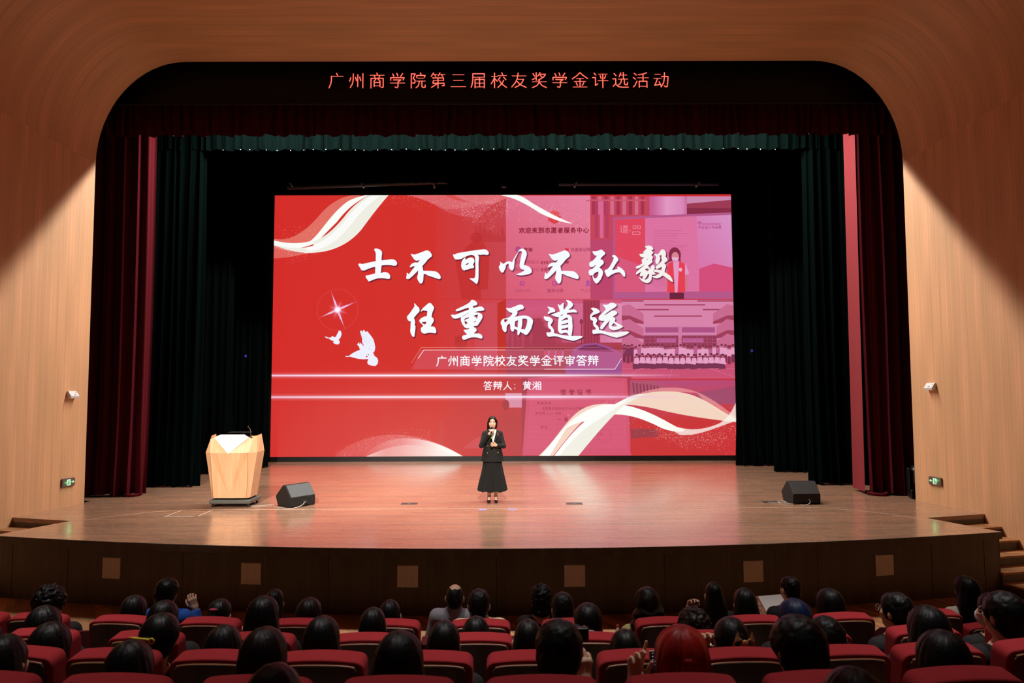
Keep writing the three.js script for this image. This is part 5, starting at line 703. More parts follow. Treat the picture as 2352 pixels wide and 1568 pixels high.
const HAIR = {
  short: () => nets([-0.13, -0.13, -0.14], [0.13, 0.16, 0.15], 0.0065, tufts(ears(faceCut((x, y, z) => smin(shellH(x, y, z), ell([0, -0.03, 0.05], [0.076, 0.075, 0.062])(x, y, z), 0.03), [0, -0.06, -0.10], [0.075, 0.125, 0.092])), 0.0035, 46, 1)),
  crop: () => nets([-0.12, -0.13, -0.13], [0.12, 0.15, 0.14], 0.0065, tufts(ears(faceCut((x, y, z) => smin(ell([0, 0.022, 0.012], [0.084, 0.099, 0.102])(x, y, z), ell([0, -0.03, 0.05], [0.072, 0.07, 0.058])(x, y, z), 0.03), [0, -0.06, -0.10], [0.075, 0.125, 0.092])), 0.004, 40, 2)),
  curly: () => nets([-0.16, -0.14, -0.16], [0.16, 0.19, 0.17], 0.007, tufts(faceCut((x, y, z) => smin(ell([0, 0.04, 0.012], [0.108, 0.115, 0.118])(x, y, z), ell([0, -0.04, 0.05], [0.088, 0.08, 0.07])(x, y, z), 0.03)), 0.010, 44, 3)),
  afro: () => nets([-0.18, -0.2, -0.17], [0.18, 0.19, 0.19], 0.008, tufts(faceCut((x, y, z) => smin(ell([0, 0.03, 0.015], [0.115, 0.115, 0.118])(x, y, z), ell([0, -0.07, 0.05], [0.115, 0.09, 0.08])(x, y, z), 0.05)), 0.012, 42, 4)),
  bob: () => nets([-0.14, -0.24, -0.14], [0.14, 0.15, 0.16], 0.0065, strands(faceCut((x, y, z) => smin(shellH(x, y, z), ell([0, -0.07, 0.035], [0.097, 0.125, 0.082])(x, y, z), 0.05)), 0.0035, 9, 3, 5)),
  long: () => nets([-0.16, -0.40, -0.14], [0.16, 0.15, 0.17], 0.0075, strands(faceCut((x, y, z) => smin(smin(shellH(x, y, z), ell([0, -0.09, 0.038], [0.103, 0.14, 0.08])(x, y, z), 0.05), ell([0, -0.20, 0.055], [0.120, 0.17, 0.062])(x, y, z), 0.06)), 0.004, 8, 3, 6)),
  wavy: () => nets([-0.18, -0.40, -0.14], [0.18, 0.16, 0.18], 0.0075, (() => { const b = faceCut((x, y, z) => smin(smin(shellH(x, y, z), ell([0, -0.10, 0.04], [0.115, 0.13, 0.085])(x, y, z), 0.05), ell([0, -0.20, 0.05], [0.135, 0.16, 0.072])(x, y, z), 0.06)); return (x, y, z) => b(x, y, z) + 0.011 * sstep(0.05, -0.1, y) * Math.sin(y * 75 + 3 * noise3(x * 20 + 9, 1, z * 20 + 9)) + 0.012 * (noise3(x * 26 + 9, y * 14 + 9, z * 26 + 9) - 0.5); })()),
  tied: () => nets([-0.13, -0.16, -0.14], [0.13, 0.15, 0.16], 0.0065, strands(faceCut((x, y, z) => smin(ell([0, 0.026, 0.012], [0.086, 0.099, 0.104])(x, y, z), ell([0, -0.035, 0.05], [0.076, 0.07, 0.062])(x, y, z), 0.03)), 0.002, 14, 2, 7)),
  red: () => nets([-0.16, -0.22, -0.14], [0.16, 0.17, 0.18], 0.0065, strands(faceCut((x, y, z) => smin(smin(ell([0, 0.03, 0.012], [0.110, 0.112, 0.115])(x, y, z), ell([0, -0.06, 0.035], [0.116, 0.115, 0.09])(x, y, z), 0.05), ell([0.0, -0.04, 0.12], [0.03, 0.075, 0.022])(x, y, z), 0.02)), 0.005, 6, 3, 8)),
  bald: () => nets([-0.12, -0.13, -0.13], [0.12, 0.14, 0.14], 0.006, tufts(ears(faceCut((() => { const base = (x, y, z) => smin(ell([0, 0.018, 0.012], [0.081, 0.094, 0.099])(x, y, z), ell([0, -0.03, 0.05], [0.070, 0.068, 0.056])(x, y, z), 0.03), hole = ell([0, 0.108, 0.045], [0.018, 0.022, 0.020]); return (x, y, z) => Math.max(base(x, y, z), -hole(x, y, z)); })(), [0, -0.06, -0.10], [0.075, 0.125, 0.092])), 0.002, 40, 9)),
};
const hairGeo = {}; const hair = (k) => hairGeo[k] || (hairGeo[k] = hairUV(HAIR[k]()));
const hairMat = {}; const hairM = (hex, rough = 0.46) => hairMat[hex] || (hairMat[hex] = phys({ color: C(hex), map: texHairC, roughness: rough, bumpMap: texHair, bumpScale: 0.0025, specularIntensity: 0.45 }));
const skinM = std({ vertexColors: true, roughness: 0.55 });
const clothMat = {}; const clothM = (hex) => clothMat[hex] || (clothMat[hex] = std({ color: C(hex), roughness: 0.85, bumpMap: texCloth, bumpScale: 0.001 }));

// ---- a seated person; origin on the floor under the back of the seat top, facing -z; h: height of the top of the head
const lin = (hex) => { const c = C(hex); return [c.r, c.g, c.b]; };
const SKIN = lin(0xdcb192), LIP = lin(0x9c5248), EYE = lin(0x1a1210);
function faceColor(c, f, s) { return (x, y, z) => { const a = (x - c[0]) / s, b = (y - c[1]) / s, d = (z - c[2]) / s * f; if (d > 0.06) { if (Math.hypot((Math.abs(a) - 0.031) / 0.013, (b - 0.004) / 0.006) < 1) return EYE; if (Math.hypot((Math.abs(a) - 0.032) / 0.019, (b - 0.026) / 0.0045) < 1) return EYE; if (Math.hypot(a / 0.024, (b + 0.066) / 0.011) < 1) return LIP; } return SKIN; }; }
const bodyCache = {};
function seatedBody(h, pose, tall) {
  const key = h.toFixed(2) + pose + tall; if (bodyCache[key]) return bodyCache[key];
  const hc = [0, h - 0.128, -0.19], sy = h - (tall ? 0.285 : 0.33), hips = [0, 0.55, -0.23];
  const arms = [];
  for (const s of [-1, 1]) {
    const up = (pose.startsWith('left') && s < 0) || (pose === 'right' && s > 0) || (pose === 'chin' && s < 0) || (pose === 'chinr' && s > 0);
    const sh = [s * 0.17, sy - 0.03, -0.21];
    arms.push(up ? { s, up, sh, el: [s * 0.27, sy - 0.24, -0.34], wr: pose === 'right' ? [0.135, h - 0.28, -0.27] : pose === 'leftup' ? [-0.17, h - 0.215, -0.24] : pose.startsWith('chin') ? [s * 0.21, h - 0.31, -0.33] : [-0.185, h - 0.265, -0.28] } : { s, sh, el: [s * 0.235, sy - 0.29, -0.25], wr: [s * 0.10, 0.63, -0.46] });
  }
  const limbs = (e) => { const L = []; for (const a of arms) L.push(cap(a.sh, a.el, 0.048 + e, 0.040 + e), cap(a.el, a.wr, 0.037 + e, 0.026 + e)); return L; };
  const trunk = (e) => [ell([0, sy - 0.19, -0.215], [0.165 + e, 0.24 + e, 0.105 + e]), cap([-0.15, sy - 0.025, -0.205], [0.15, sy - 0.025, -0.205], 0.055 + e), ell(add3(hips, [0, 0.02, 0]), [0.17 + e, 0.14 + e, 0.125 + e])];
  const legs = (e) => { const L = [ell(hips, [0.165 + e, 0.11 + e, 0.12 + e])]; for (const s of [-1, 1]) L.push(cap([s * 0.09, 0.53, -0.27], [s * 0.11, 0.52, -0.64], 0.075 + e, 0.056 + e), cap([s * 0.11, 0.52, -0.64], [s * 0.12, 0.10, -0.60], 0.054 + e, 0.040 + e)); return L; };
  const neck = [cap(add3(hc, [0, -0.06, 0.02]), [0, sy + 0.0, -0.195], 0.050, 0.058)];
  const hp = headPrims(hc, -1), hs = join(hp.soft, 0.035), hh = join(hp.hard, 0.006);
  const headF = (x, y, z) => smin(smin(hs(x, y, z), hh(x, y, z), 0.012), neck[0](x, y, z), 0.03);
  const geos = [nets([hc[0] - 0.12, sy - 0.02, hc[2] - 0.14], [hc[0] + 0.12, h + 0.02, hc[2] + 0.14], 0.008, headF, faceColor(hc, -1, 1))];
  const feet = [-1, 1].flatMap((s) => [cap([s * 0.12, 0.05, -0.58], [s * 0.125, 0.035, -0.76], 0.042, 0.034)]);
  const flesh = join([...trunk(0), ...limbs(0), ...legs(0), ...feet, ...neck], 0.04);
  geos.push(nets([-0.36, 0, -0.84], [0.36, sy + 0.06, -0.06], 0.026, flesh, () => SKIN));
  for (const a of arms) {
    const u = a.up ? (pose.startsWith('chin') ? [-a.s * 0.4, 1, 0.1] : pose === 'leftup' ? [0.55, 1, -0.1] : [-a.s * 0.1, 1, -0.15]) : [-a.s * 0.5, -0.12, -0.8];
    const hf = a.up ? handPrims(a.wr, u, a.s > 0 ? [-1, 0, 0.25] : [1, 0.1, -0.2], pose === 'left' ? { curl: [0.08, 0.55, 0.7, 0.8], thumb: 0.5 } : { curl: [0.55, 0.6, 0.65, 0.7], thumb: 0.4, out: 1 }) : handPrims(a.wr, u, [-a.s, 0.3, 0], { curl: [0.35, 0.4, 0.45, 0.5] });
    const [lo, hi] = bounds([a.wr, add3(a.wr, mul3(V(...u).normalize().toArray(), 0.16))], 0.085), fore = cap(a.el, a.wr, 0.036, 0.025);
    geos.push(nets(lo, hi, a.up ? 0.0055 : 0.009, (x, y, z) => smin(hf(x, y, z), fore(x, y, z), 0.02), () => SKIN));
  }
  const sh = join([...trunk(0.013), ...limbs(0.013)], 0.045), cutNeck = cap([0, sy + 0.03, -0.20], [0, sy + 0.3, -0.19], 0.075), cuff = arms.map((a) => { const d = V(...a.wr).sub(V(...a.el)).normalize(); return (x, y, z) => (x - a.wr[0]) * d.x + (y - a.wr[1]) * d.y + (z - a.wr[2]) * d.z + (a.up && !pose.startsWith('chin') ? 0.09 : 0.015); }), near = arms.map((a) => cap(a.el, add3(a.wr, mul3(V(...a.wr).sub(V(...a.el)).normalize().toArray(), 0.1)), 0.09));
  const shirt = nets([-0.38, 0.42, -0.62], [0.38, sy + 0.12, -0.04], 0.017, (x, y, z) => { let d = Math.max(sh(x, y, z), -cutNeck(x, y, z), 0.47 - y); for (let i = 0; i < 2; i++) if (near[i](x, y, z) < 0) d = Math.max(d, cuff[i](x, y, z)); return d; });
  const collar = nets([-0.12, sy - 0.06, -0.33], [0.12, sy + 0.10, -0.06], 0.009, (() => { const c = cap([0, sy - 0.04, -0.20], [0, sy + 0.075, -0.188], 0.086, 0.068); return (x, y, z) => Math.max(Math.abs(c(x, y, z)) - 0.009, y - sy - 0.066 + (z + 0.2) * -0.15, sy - 0.02 - y); })());
  const trousers = nets([-0.24, 0.06, -0.78], [0.24, 0.72, -0.06], 0.02, (() => { const f = join(legs(0.014), 0.04); return (x, y, z) => Math.max(f(x, y, z), 0.09 - y); })());
  const shoes = nets([-0.2, 0, -0.84], [0.2, 0.12, -0.5], 0.012, (() => { const f = join([-1, 1].flatMap((s) => [cap([s * 0.12, 0.05, -0.58], [s * 0.125, 0.04, -0.76], 0.05, 0.042)]), 0.01); return (x, y, z) => Math.max(f(x, y, z), y - 0.10, 0.004 - y); })());
  return (bodyCache[key] = { body: mergeI(geos), shirt: hairUV(shirt), collar: hairUV(collar), trousers: hairUV(trousers), shoes, hc, sy, arms });
}
// row, seat x, head x, top of the head, hair, hair colour, hair width factor, shirt, description, options
function seated(row, seatX, headX, topY, style, hex, wf, shirt, label, o = {}) {
  const R = ROWS[row], h = Math.round((topY - R.floor) / 0.02) * 0.02, b = seatedBody(clamp(h, 1.16, 1.36), o.pose || '', !!o.collar), lean = Math.asin(clamp((headX - seatX) / 1.15, -0.14, 0.14));
  const px = seatX + (headX - seatX) - 1.15 * Math.sin(lean), t = thing('person', label, 'person', [px, R.floor + (topY - R.floor - clamp(h, 1.16, 1.36)), R.z - 0.11 - R.k * headX * headX], o.turn || 0);
  t.rotation.z = -lean;
  part('body', b.body, skinM, t);
  const hr = part('hair', hair(style), hairM(hex, o.rough), t); hr.position.set(...b.hc); hr.scale.set(wf, o.hy || lerp(1, wf, 0.5), lerp(1, wf, 0.6));
  if (o.headTurn) hr.rotation.y = o.headTurn;
  part('shirt', b.shirt, clothM(shirt), t); if (o.collar) part('collar', b.collar, clothM(shirt), t);
  part('trousers', b.trousers, clothM(o.legs || 0x1c1e24), t); part('shoes', b.shoes, clothM(0x18181a), t);
  if (o.extra) o.extra(t, b, hr);
  return t;
}
// ---------------------------------------------------------------- who sits where
const goldM = std({ color: C(0xc8a040), roughness: 0.3, metalness: 0.8 });
const tail = (len, r, s) => hairUV(nets([-0.07, -len - 0.05, -0.05], [0.07, 0.05, 0.09], 0.006, strands(join([cap([0, 0, 0], [0, -len * 0.5, 0.03], r * 0.6, r), cap([0, -len * 0.5, 0.03], [0, -len, 0.02], r, r * 0.35)], 0.02), 0.004, 6, 4, s)));
const ponytail = (hex, y, tie, len = 0.16) => (t, b, hr) => {
  const p = part('ponytail', tail(len, 0.036, 12), hairM(hex), hr); p.position.set(0, y, 0.115);
  const q = part('hair_tie', new THREE.TorusGeometry(0.022, 0.008, 8, 20), std({ color: C(tie), roughness: 0.5 }), hr); q.position.set(0, y + 0.005, 0.118); q.rotation.x = 1.2;
};
const yellowClip = (hex) => (t, b, hr) => {
  const p = part('ponytail', tail(0.15, 0.042, 13), hairM(hex), hr); p.position.set(-0.012, 0.02, 0.108);
  part('hair_clip', [rbox(0.085, 0.014, 0.012, 0.005, -0.012, 0, 0), new THREE.TorusGeometry(0.012, 0.005, 6, 14).translate(0.034, -0.004, 0), box(0.03, 0.004, 0.006, -0.055, 0.003, 0)], std({ color: C(0xd8c83a), roughness: 0.35 }), hr).position.set(-0.015, 0.036, 0.132);
};
const clawClip = (hex) => (t, b, hr) => {
  const bun = part('bun', hairUV(nets([-0.07, -0.08, -0.05], [0.07, 0.09, 0.06], 0.006, strands(ell([0, 0, 0], [0.045, 0.065, 0.032]), 0.006, 5, 3, 14))), hairM(hex), hr); bun.position.set(0.01, 0.015, 0.108);
  const m = std({ color: C(0xa8764c), roughness: 0.3 }), L = [];
  for (const s of [-1, 1]) { L.push(tube([[s * 0.008, 0.03, 0.03], [s * 0.03, 0.045, 0.035], [s * 0.046, 0.02, 0.02], [s * 0.05, -0.03, 0.0]], 0.006, 6)); L.push(tube([[s * 0.01, 0.02, 0.03], [s * 0.028, -0.01, 0.034], [s * 0.03, -0.045, 0.022], [s * 0.022, -0.06, 0.0]], 0.006, 6)); L.push(new THREE.ConeGeometry(0.014, 0.05, 8).translate(s * 0.035, 0.062, 0.03)); }
  L.push(ellGeo(0.018, 0.022, 0.012, 0, 0.02, 0.034)); const c = part('claw_clip', L, m, hr); c.position.set(0.022, 0.02, 0.122);
};
const plait = (t, b, hr) => { const L = []; for (let i = 0; i < 6; i++) for (const k of [-1, 1]) L.push(ellGeo(0.016, 0.02, 0.012).rotateZ(k * 0.6).translate(k * 0.011 * (1 - i * 0.08), 0.03 - i * 0.026, 0.132 - Math.abs(i - 2) * 0.004)); const p = part('plait', L.map((g) => hairUV(g)), hairM(0xd42a24), hr); p.userData.label = 'plaited strand of red hair'; };
function ellGeo(a, b, c, x = 0, y = 0, z = 0) { return new THREE.SphereGeometry(1, 18, 12).scale(a, b, c).translate(x, y, z); }
const glasses = (t, b) => { const c = b.hc, L = []; for (const s of [-1, 1]) { L.push(new THREE.TorusGeometry(0.022, 0.002, 6, 20).translate(c[0] + s * 0.031, c[1] + 0.002, c[2] - 0.108)); L.push(tube([[c[0] + s * 0.055, c[1] + 0.008, c[2] - 0.10], [c[0] + s * 0.081, c[1] + 0.008, c[2] - 0.03], [c[0] + s * 0.083, c[1] - 0.004, c[2] + 0.015]], 0.002, 5)); } L.push(box(0.018, 0.003, 0.003, c[0], c[1] + 0.006, c[2] - 0.11)); part('glasses', L, std({ color: C(0xb0a8a0), roughness: 0.25, metalness: 0.7 }), t); };
const mask = (t, b) => { const c = b.hc; part('mask_strap', [tube([[c[0] + 0.06, c[1] - 0.03, c[2] - 0.07], [c[0] + 0.085, c[1] - 0.012, c[2] + 0.0], [c[0] + 0.09, c[1] - 0.005, c[2] + 0.02]], 0.002, 5), tube([[c[0] - 0.06, c[1] - 0.03, c[2] - 0.07], [c[0] - 0.085, c[1] - 0.012, c[2] + 0.0], [c[0] - 0.09, c[1] - 0.005, c[2] + 0.02]], 0.002, 5)], std({ color: C(0xd8d8d8), roughness: 0.8 }), t); part('face_mask', bareUV(nets([-0.08, -0.14, -0.12], [0.08, 0, 0], 0.008, ell([0, -0.055, -0.045], [0.062, 0.062, 0.075]))), std({ color: C(0xc8ccd0), roughness: 0.8 }), t).position.set(...c); };
const bareUV = (g) => hairUV(g);
const BK = 0x0b0a0a, BR = 0x1c100c;
// [row, seat x, head x, head top y, hair, hair colour, width, shirt, label, options]
const AUD = [
  ['B', -1.98, -2.06, 1.13, 'long', BK, 1.0, 0x0a0a0b, 'person with long black hair cut off by the left picture edge, nearest full row'],
  ['B', -1.42, -1.48, 1.11, 'bob', BK, 1.06, 0x0a0a0b, 'person with a round black bob in the nearest full row, second from the left'],
  ['B', -0.84, -0.88, 1.17, 'long', BR, 1.08, 0x0a0a0b, 'person with long brownish black hair, third from left in the nearest full row'],
  ['B', -0.26, -0.29, 1.15, 'long', BK, 1.16, 0x0a0a0b, 'person with broad glossy black hair in the middle of the nearest full row'],
  ['B', 0.32, 0.40, 1.20, 'short', BK, 1.16, 0x0a0a0b, 'short-haired man in dark clothes raising a small camera to his right eye', { pose: 'right' }],
  ['B', 0.89, 0.94, 1.16, 'red', 0xd42a24, 1.04, 0x0a0a0b, 'person with bright dyed red hair holding up a phone in the left hand', { pose: 'left', rough: 0.42, extra: plait }],
  ['B', 1.46, 1.50, 1.19, 'short', BK, 1.32, 0x0a0a0b, 'big-headed man with thick short black hair, right of the red-haired person', { turn: 0.22 }],
  ['B', 2.06, 2.12, 1.12, 'bob', BK, 1.16, 0x0a0a0b, 'person with a smooth rounded black bob, rightmost in the nearest full row'],
  ['C', -2.40, -2.38, 0.90, 'bob', BK, 1.14, 0x0a0a0b, 'person with a flat black bob in the third row, by the left edge'],
  ['C', -1.87, -1.75, 0.97, 'tied', BK, 1.16, 0x0a0a0b, 'woman with a low black ponytail held by a yellow hair clip', { extra: yellowClip(BK) }],
  ['C', -1.32, -1.39, 0.91, 'bob', BK, 1.02, 0x0a0a0b, 'person with a round black bob just right of the yellow hair clip'],
  ['C', -0.78, -0.84, 0.96, 'long', BK, 1.04, 0x0a0a0b, 'person with shoulder-length black hair seated just above the brown-haired woman'],
  ['C', -0.23, -0.17, 0.94, 'long', BK, 0.96, 0x0a0a0b, 'person with black hair parted in the middle, behind the man in the grey shirt'],
  ['C', 0.30, 0.29, 0.95, 'long', BK, 0.86, 0x0a0a0b, 'person with narrow straight black hair and a pale parting, left of the camera-holding man'],
  ['C', 0.87, 0.82, 0.89, 'bob', BK, 0.92, 0x0a0a0b, 'person with a sleek shiny black bob, left of the red-haired person', { rough: 0.28 }],
  ['C', 1.38, 1.41, 0.94, 'tied', BK, 1.08, 0x0a0a0b, 'woman with black hair pinned in a tan claw clip, holding a phone', { pose: 'leftup', extra: clawClip(BK) }],
  ['C', 1.93, 1.95, 0.93, 'short', BK, 1.08, 0x0a0a0b, 'short black haired person half hidden behind the big-headed man'],
  ['C', 2.45, 2.54, 0.97, 'long', BK, 1.18, 0x0a0a0b, 'person with broad straight black hair, seated behind the man with glasses at the right'],
  ['C', 3.02, 3.05, 1.03, 'short', BK, 1.18, 0x0a0a0b, 'man with short black hair and glasses cut off by the right picture edge', { turn: 0.25, extra: glasses }],
  ['D', -2.86, -3.01, 0.72, 'bob', BK, 1.16, 0x0a0a0b, 'person with a shiny rounded black bob in the left end seat of the fourth row'],
  ['D', -3.56, -3.42, 0.61, 'long', BK, 1.0, 0x0a0a0b, 'person with long dark hair at the extreme left picture edge, fourth row'],
  ['D', -2.15, -2.16, 0.77, 'long', BK, 1.02, 0x0a0a0b, 'woman with long black hair hanging past the seat, right of the blue-shirted man'],
  ['D', -1.42, -1.47, 0.80, 'long', BK, 1.14, 0x0a0a0b, 'woman with very long loose black hair in the fourth row, left of the middle'],
  ['D', -0.71, -0.73, 0.74, 'bob', BK, 0.94, 0x0a0a0b, 'person with a short tidy black bob in the fourth row beside a red bottle cap'],
  ['D', -0.02, -0.04, 0.68, 'bob', BK, 0.98, 0x0a0a0b, 'person with a glossy black bob seated directly behind the man in the cream shirt'],
  ['D', 0.67, 0.71, 0.76, 'tied', BK, 1.10, 0x0a0a0b, 'woman with smooth black hair in a low ponytail with a grey tie', { extra: ponytail(BK, -0.02, 0x8a9096, 0.12) }],
  ['D', 1.44, 1.43, 0.70, 'curly', 0x2a1a12, 1.0, 0x0a0a0b, 'person with short tousled brown hair, above the red-haired person'],
  ['D', 2.15, 2.12, 0.76, 'bob', 0x0c2650, 1.14, 0x0a0a0b, 'person with a dyed blue bob'],
  ['D', 2.89, 2.95, 0.79, 'crop', BK, 1.14, 0x0a0a0b, 'man with short swept black hair and glasses, turned to the left, by the aisle', { turn: 0.55, extra: glasses }],
  ['D', 3.59, 3.60, 0.77, 'short', BK, 0.98, 0x0a0a0b, 'short-haired person with a face mask strap, left of the right edge man with glasses', { turn: 0.3, extra: mask }],
  ['E', -3.53, -3.60, 0.56, 'curly', BK, 1.12, 0x0a0a0b, 'man with tousled curly black hair, leftmost in the second row'],
  ['E', -2.84, -2.87, 0.52, 'bob', BK, 1.06, 0x0a0a0b, 'person with a small round black bob, left of the blue-shirted man'],
  ['E', -2.13, -2.15, 0.51, 'tied', BK, 1.04, 0x0a0a0b, 'woman with black hair gathered in a pink scrunchie', { extra: (t, b, hr) => { ponytail(BK, 0.07, 0xd04868, 0.16)(t, b, hr); } }],
  ['E', -1.42, -1.42, 0.52, 'bob', BR, 1.10, 0x0a0a0b, 'person with a dark brown bob in the second row, right of the long-haired woman'],
  ['E', -0.73, -0.77, 0.52, 'bob', BK, 0.90, 0x0a0a0b, 'person with a narrow glossy black bob in the second row, left of the grey-shirted man'],
  ['E', -0.04, -0.06, 0.60, 'short', BK, 0.98, 0xcfc49c, 'man with short black hair in a cream shirt with a collar', { collar: true }],
  ['E', 0.66, 0.61, 0.57, 'short', BK, 1.0, 0x14080a, 'man with short black hair and bare ears in the second row, right of the middle'],
  ['E', 1.38, 1.29, 0.60, 'wavy', BR, 1.08, 0x9c9460, 'woman with long wavy dark hair and a khaki jacket'],
  ['E', 2.07, 2.08, 0.58, 'long', BK, 0.98, 0x0a0a0b, 'person with long straight black hair beside the white booklet'],
  ['E', 2.79, 2.79, 0.55, 'bob', BK, 1.14, 0x0a0a0b, 'person with full straight black hair right of the man in the black T-shirt'],
  ['F', -3.10, -3.08, 0.38, 'short', BK, 1.18, 0x1c5cc0, 'man with short black hair in a bright blue shirt, hand raised by his shoulder', { pose: 'chinr' }],
  ['F', -2.03, -2.03, 0.31, 'bob', BK, 0.92, 0x0a0a0b, 'person with dark hair in the front row, behind the very long loose hair'],
  ['F', -0.36, -0.33, 0.37, 'bald', 0x1e1b18, 1.0, 0x9a98a4, 'balding man with short dark hair in a light grey shirt', { collar: true }],
  ['F', 0.48, 0.48, 0.35, 'afro', BK, 0.92, 0x1a0e12, 'person with big curly black hair and dark red-brown clothes in the front row'],
  ['F', 2.11, 2.11, 0.36, 'long', BK, 0.90, 0x0a0a0b, 'long-haired person in black in the front row with a fist raised', { pose: 'chin' }],
  ['F', 2.90, 2.90, 0.40, 'crop', BK, 1.02, 0x0a0a0b, 'man with cropped black hair in a black T-shirt holding a white booklet', { turn: 0.25 }],
  ['F', 4.70, 4.71, 0.32, 'long', BK, 1.16, 0xc4beb0, 'woman with long straight black hair in a white jacket at the right', { turn: 0.25 }],
  ['A', -1.22, -1.20, 1.30, 'bob', BK, 1.0, 0x0a0a0b, 'person whose black hair just shows at the bottom picture edge, far left'],
  ['A', -0.54, -0.54, 1.37, 'long', BK, 0.96, 0x0a0a0b, 'person with tangled black hair nearest the camera, left of the middle'],
  ['A', 1.27, 1.27, 1.34, 'bob', BK, 1.02, 0x0a0a0b, 'person with smooth black hair nearest the camera, right of the middle'],
  ['A', 1.86, 1.88, 1.25, 'bob', BK, 0.96, 0x0a0a0b, 'person whose dark hair barely shows in the bottom right corner'],
];
const rowWord = { A: 'the row nearest the camera', B: 'the nearest full row', C: 'the third row from the camera', D: 'the fourth row from the camera', E: 'the second row', F: 'the front row' };
for (const [row, sx, hx, ty, style, hex, wf, shirt, label, o] of AUD) {
  seated(row, sx, hx, ty, style, hex, wf, shirt, label, o || {});
  const who = label.replace(/^(the )?/, '').split(',')[0].split(' ').slice(0, 9).join(' ').replace(/ (and|with|in|of|by|at|a|the|from)$/, '').replace(/ (in|of|by|at) the$/, '').replace(/ (in|of|by|at|and) (the|a)$/, '');
  placeSeat(row, sx, `red high-backed seat holding the ${who}`.split(' ').slice(0, 16).join(' '), row === 'F');
}
placeSeat('E', -4.04, 'empty red seat cut off by the left picture edge, second row');
placeSeat('E', 3.52, 'empty red seat by the right aisle, left of the white jacket');
placeSeat('B', 2.66, 'empty red seat in the lower right corner of the picture');
// ---------------------------------------------------------------- things the audience hold or keep by them
function phoneTex(kind) {
  const cv = document.createElement('canvas'); cv.width = 256; cv.height = 128; const c = cv.getContext('2d'); c.fillStyle = '#0a0808'; c.fillRect(0, 0, 256, 128);
  if (kind) { c.fillStyle = '#c03a68'; c.fillRect(84, 14, 130, 82); c.fillStyle = '#d02c30'; c.fillRect(84, 14, 46, 82); c.fillStyle = '#f4d8ea'; for (let i = 0; i < 7; i++) c.fillRect(112 + i * 13, 34, 8, 9); for (let i = 0; i < 5; i++) c.fillRect(122 + i * 14, 54, 8, 9); c.fillRect(116, 74, 70, 4); c.fillStyle = '#e8d890'; c.fillRect(44, 78, 12, 22); c.fillStyle = '#e0b4c0'; c.fillRect(60, 98, 150, 3); c.fillStyle = '#5c1c20'; c.fillRect(60, 102, 150, 18); c.fillStyle = '#d8e8ff'; for (let i = 0; i < 4; i++) c.fillRect(12, 30 + i * 22, 8, 6); }
  else { c.fillStyle = '#e83038'; c.fillRect(96, 6, 150, 112); c.fillStyle = '#f4e8c8'; c.fillRect(150, 40, 96, 26); c.fillStyle = '#803020'; c.fillRect(60, 78, 186, 40); c.fillStyle = '#b8c0e0'; for (let i = 0; i < 8; i++) c.fillRect(16 + (i % 2) * 18, 10 + i * 13, 9, 5); c.fillStyle = '#d8c060'; c.fillRect(56, 30, 8, 54); }
  const t = new THREE.CanvasTexture(cv); t.colorSpace = THREE.SRGBColorSpace; return t;
}
function phone(pos, turn, kind, label) {
  const t = thing('phone', label, 'phone', pos, turn); part('case', rbox(0.158, 0.077, 0.009, 0.004), std({ color: C(kind ? 0x141416 : 0xb8b49c), roughness: 0.4 }), t);
  part('screen', new THREE.PlaneGeometry(0.150, 0.070).translate(0, 0, 0.005), std({ color: C(0x050505), roughness: 0.2, emissive: C(0xffffff), emissiveMap: phoneTex(kind), emissiveIntensity: 0.8 }), t);
  const l = new THREE.RectAreaLight(new THREE.Color().setRGB(1, 0.4, 0.4), 0.12, 0.15, 0.07); l.name = 'screen_glow'; l.position.set(pos[0], pos[1], pos[2] + 0.012); l.lookAt(pos[0], pos[1], pos[2] + 1); scene.add(l);
}
phone([0.90, 0.985, 9.86], 0.05, 0, 'phone showing the red stage, held up left of the red-haired person');
phone([1.375, 0.765, 9.06], 0.05, 1, 'dark phone showing the stage, held by the woman with the claw clip');
{ const t = thing('compact_camera', 'small black camera held at the face of the short-haired man', 'camera', [0.505, 1.075, 9.80], 0); part('body', rbox(0.10, 0.062, 0.035, 0.008), M.blackSatin, t); part('lens', [cyl(0.026, 0.028, 0.035, 20).rotateX(Math.PI / 2).translate(0, 0, -0.03)], M.black, t); part('shutter_button', cyl(0.007, 0.007, 0.006, 12, 0.03, 0.033, 0), M.steel, t); }
{
  const cv = document.createElement('canvas'); cv.width = 256; cv.height = 256; const c = cv.getContext('2d'); c.fillStyle = '#e8e8e6'; c.fillRect(0, 0, 256, 256); c.fillStyle = '#b04838'; c.fillRect(0, 0, 60, 256); c.fillStyle = '#7c8a48'; for (let i = 0; i < 260; i++) { c.fillStyle = ['#6c7c40', '#c8c8a0', '#8a4434', '#3c4a28'][i % 4]; c.fillRect(hash(i, 1, 2) * 48, hash(i, 2, 2) * 256, 7, 6); }
  const tx = new THREE.CanvasTexture(cv); tx.colorSpace = THREE.SRGBColorSpace; const t = thing('booklet', 'white booklet with a flowery red margin held open by the man in the black T-shirt', 'booklet', [2.74, 0.06, 6.22], 0.1); t.rotation.x = 0.5;
  part('cover', rbox(0.31, 0.006, 0.24, 0.002), std({ map: tx, roughness: 0.6 }), t); part('pages', box(0.30, 0.004, 0.23, 0, -0.005, 0), M.white, t);
}
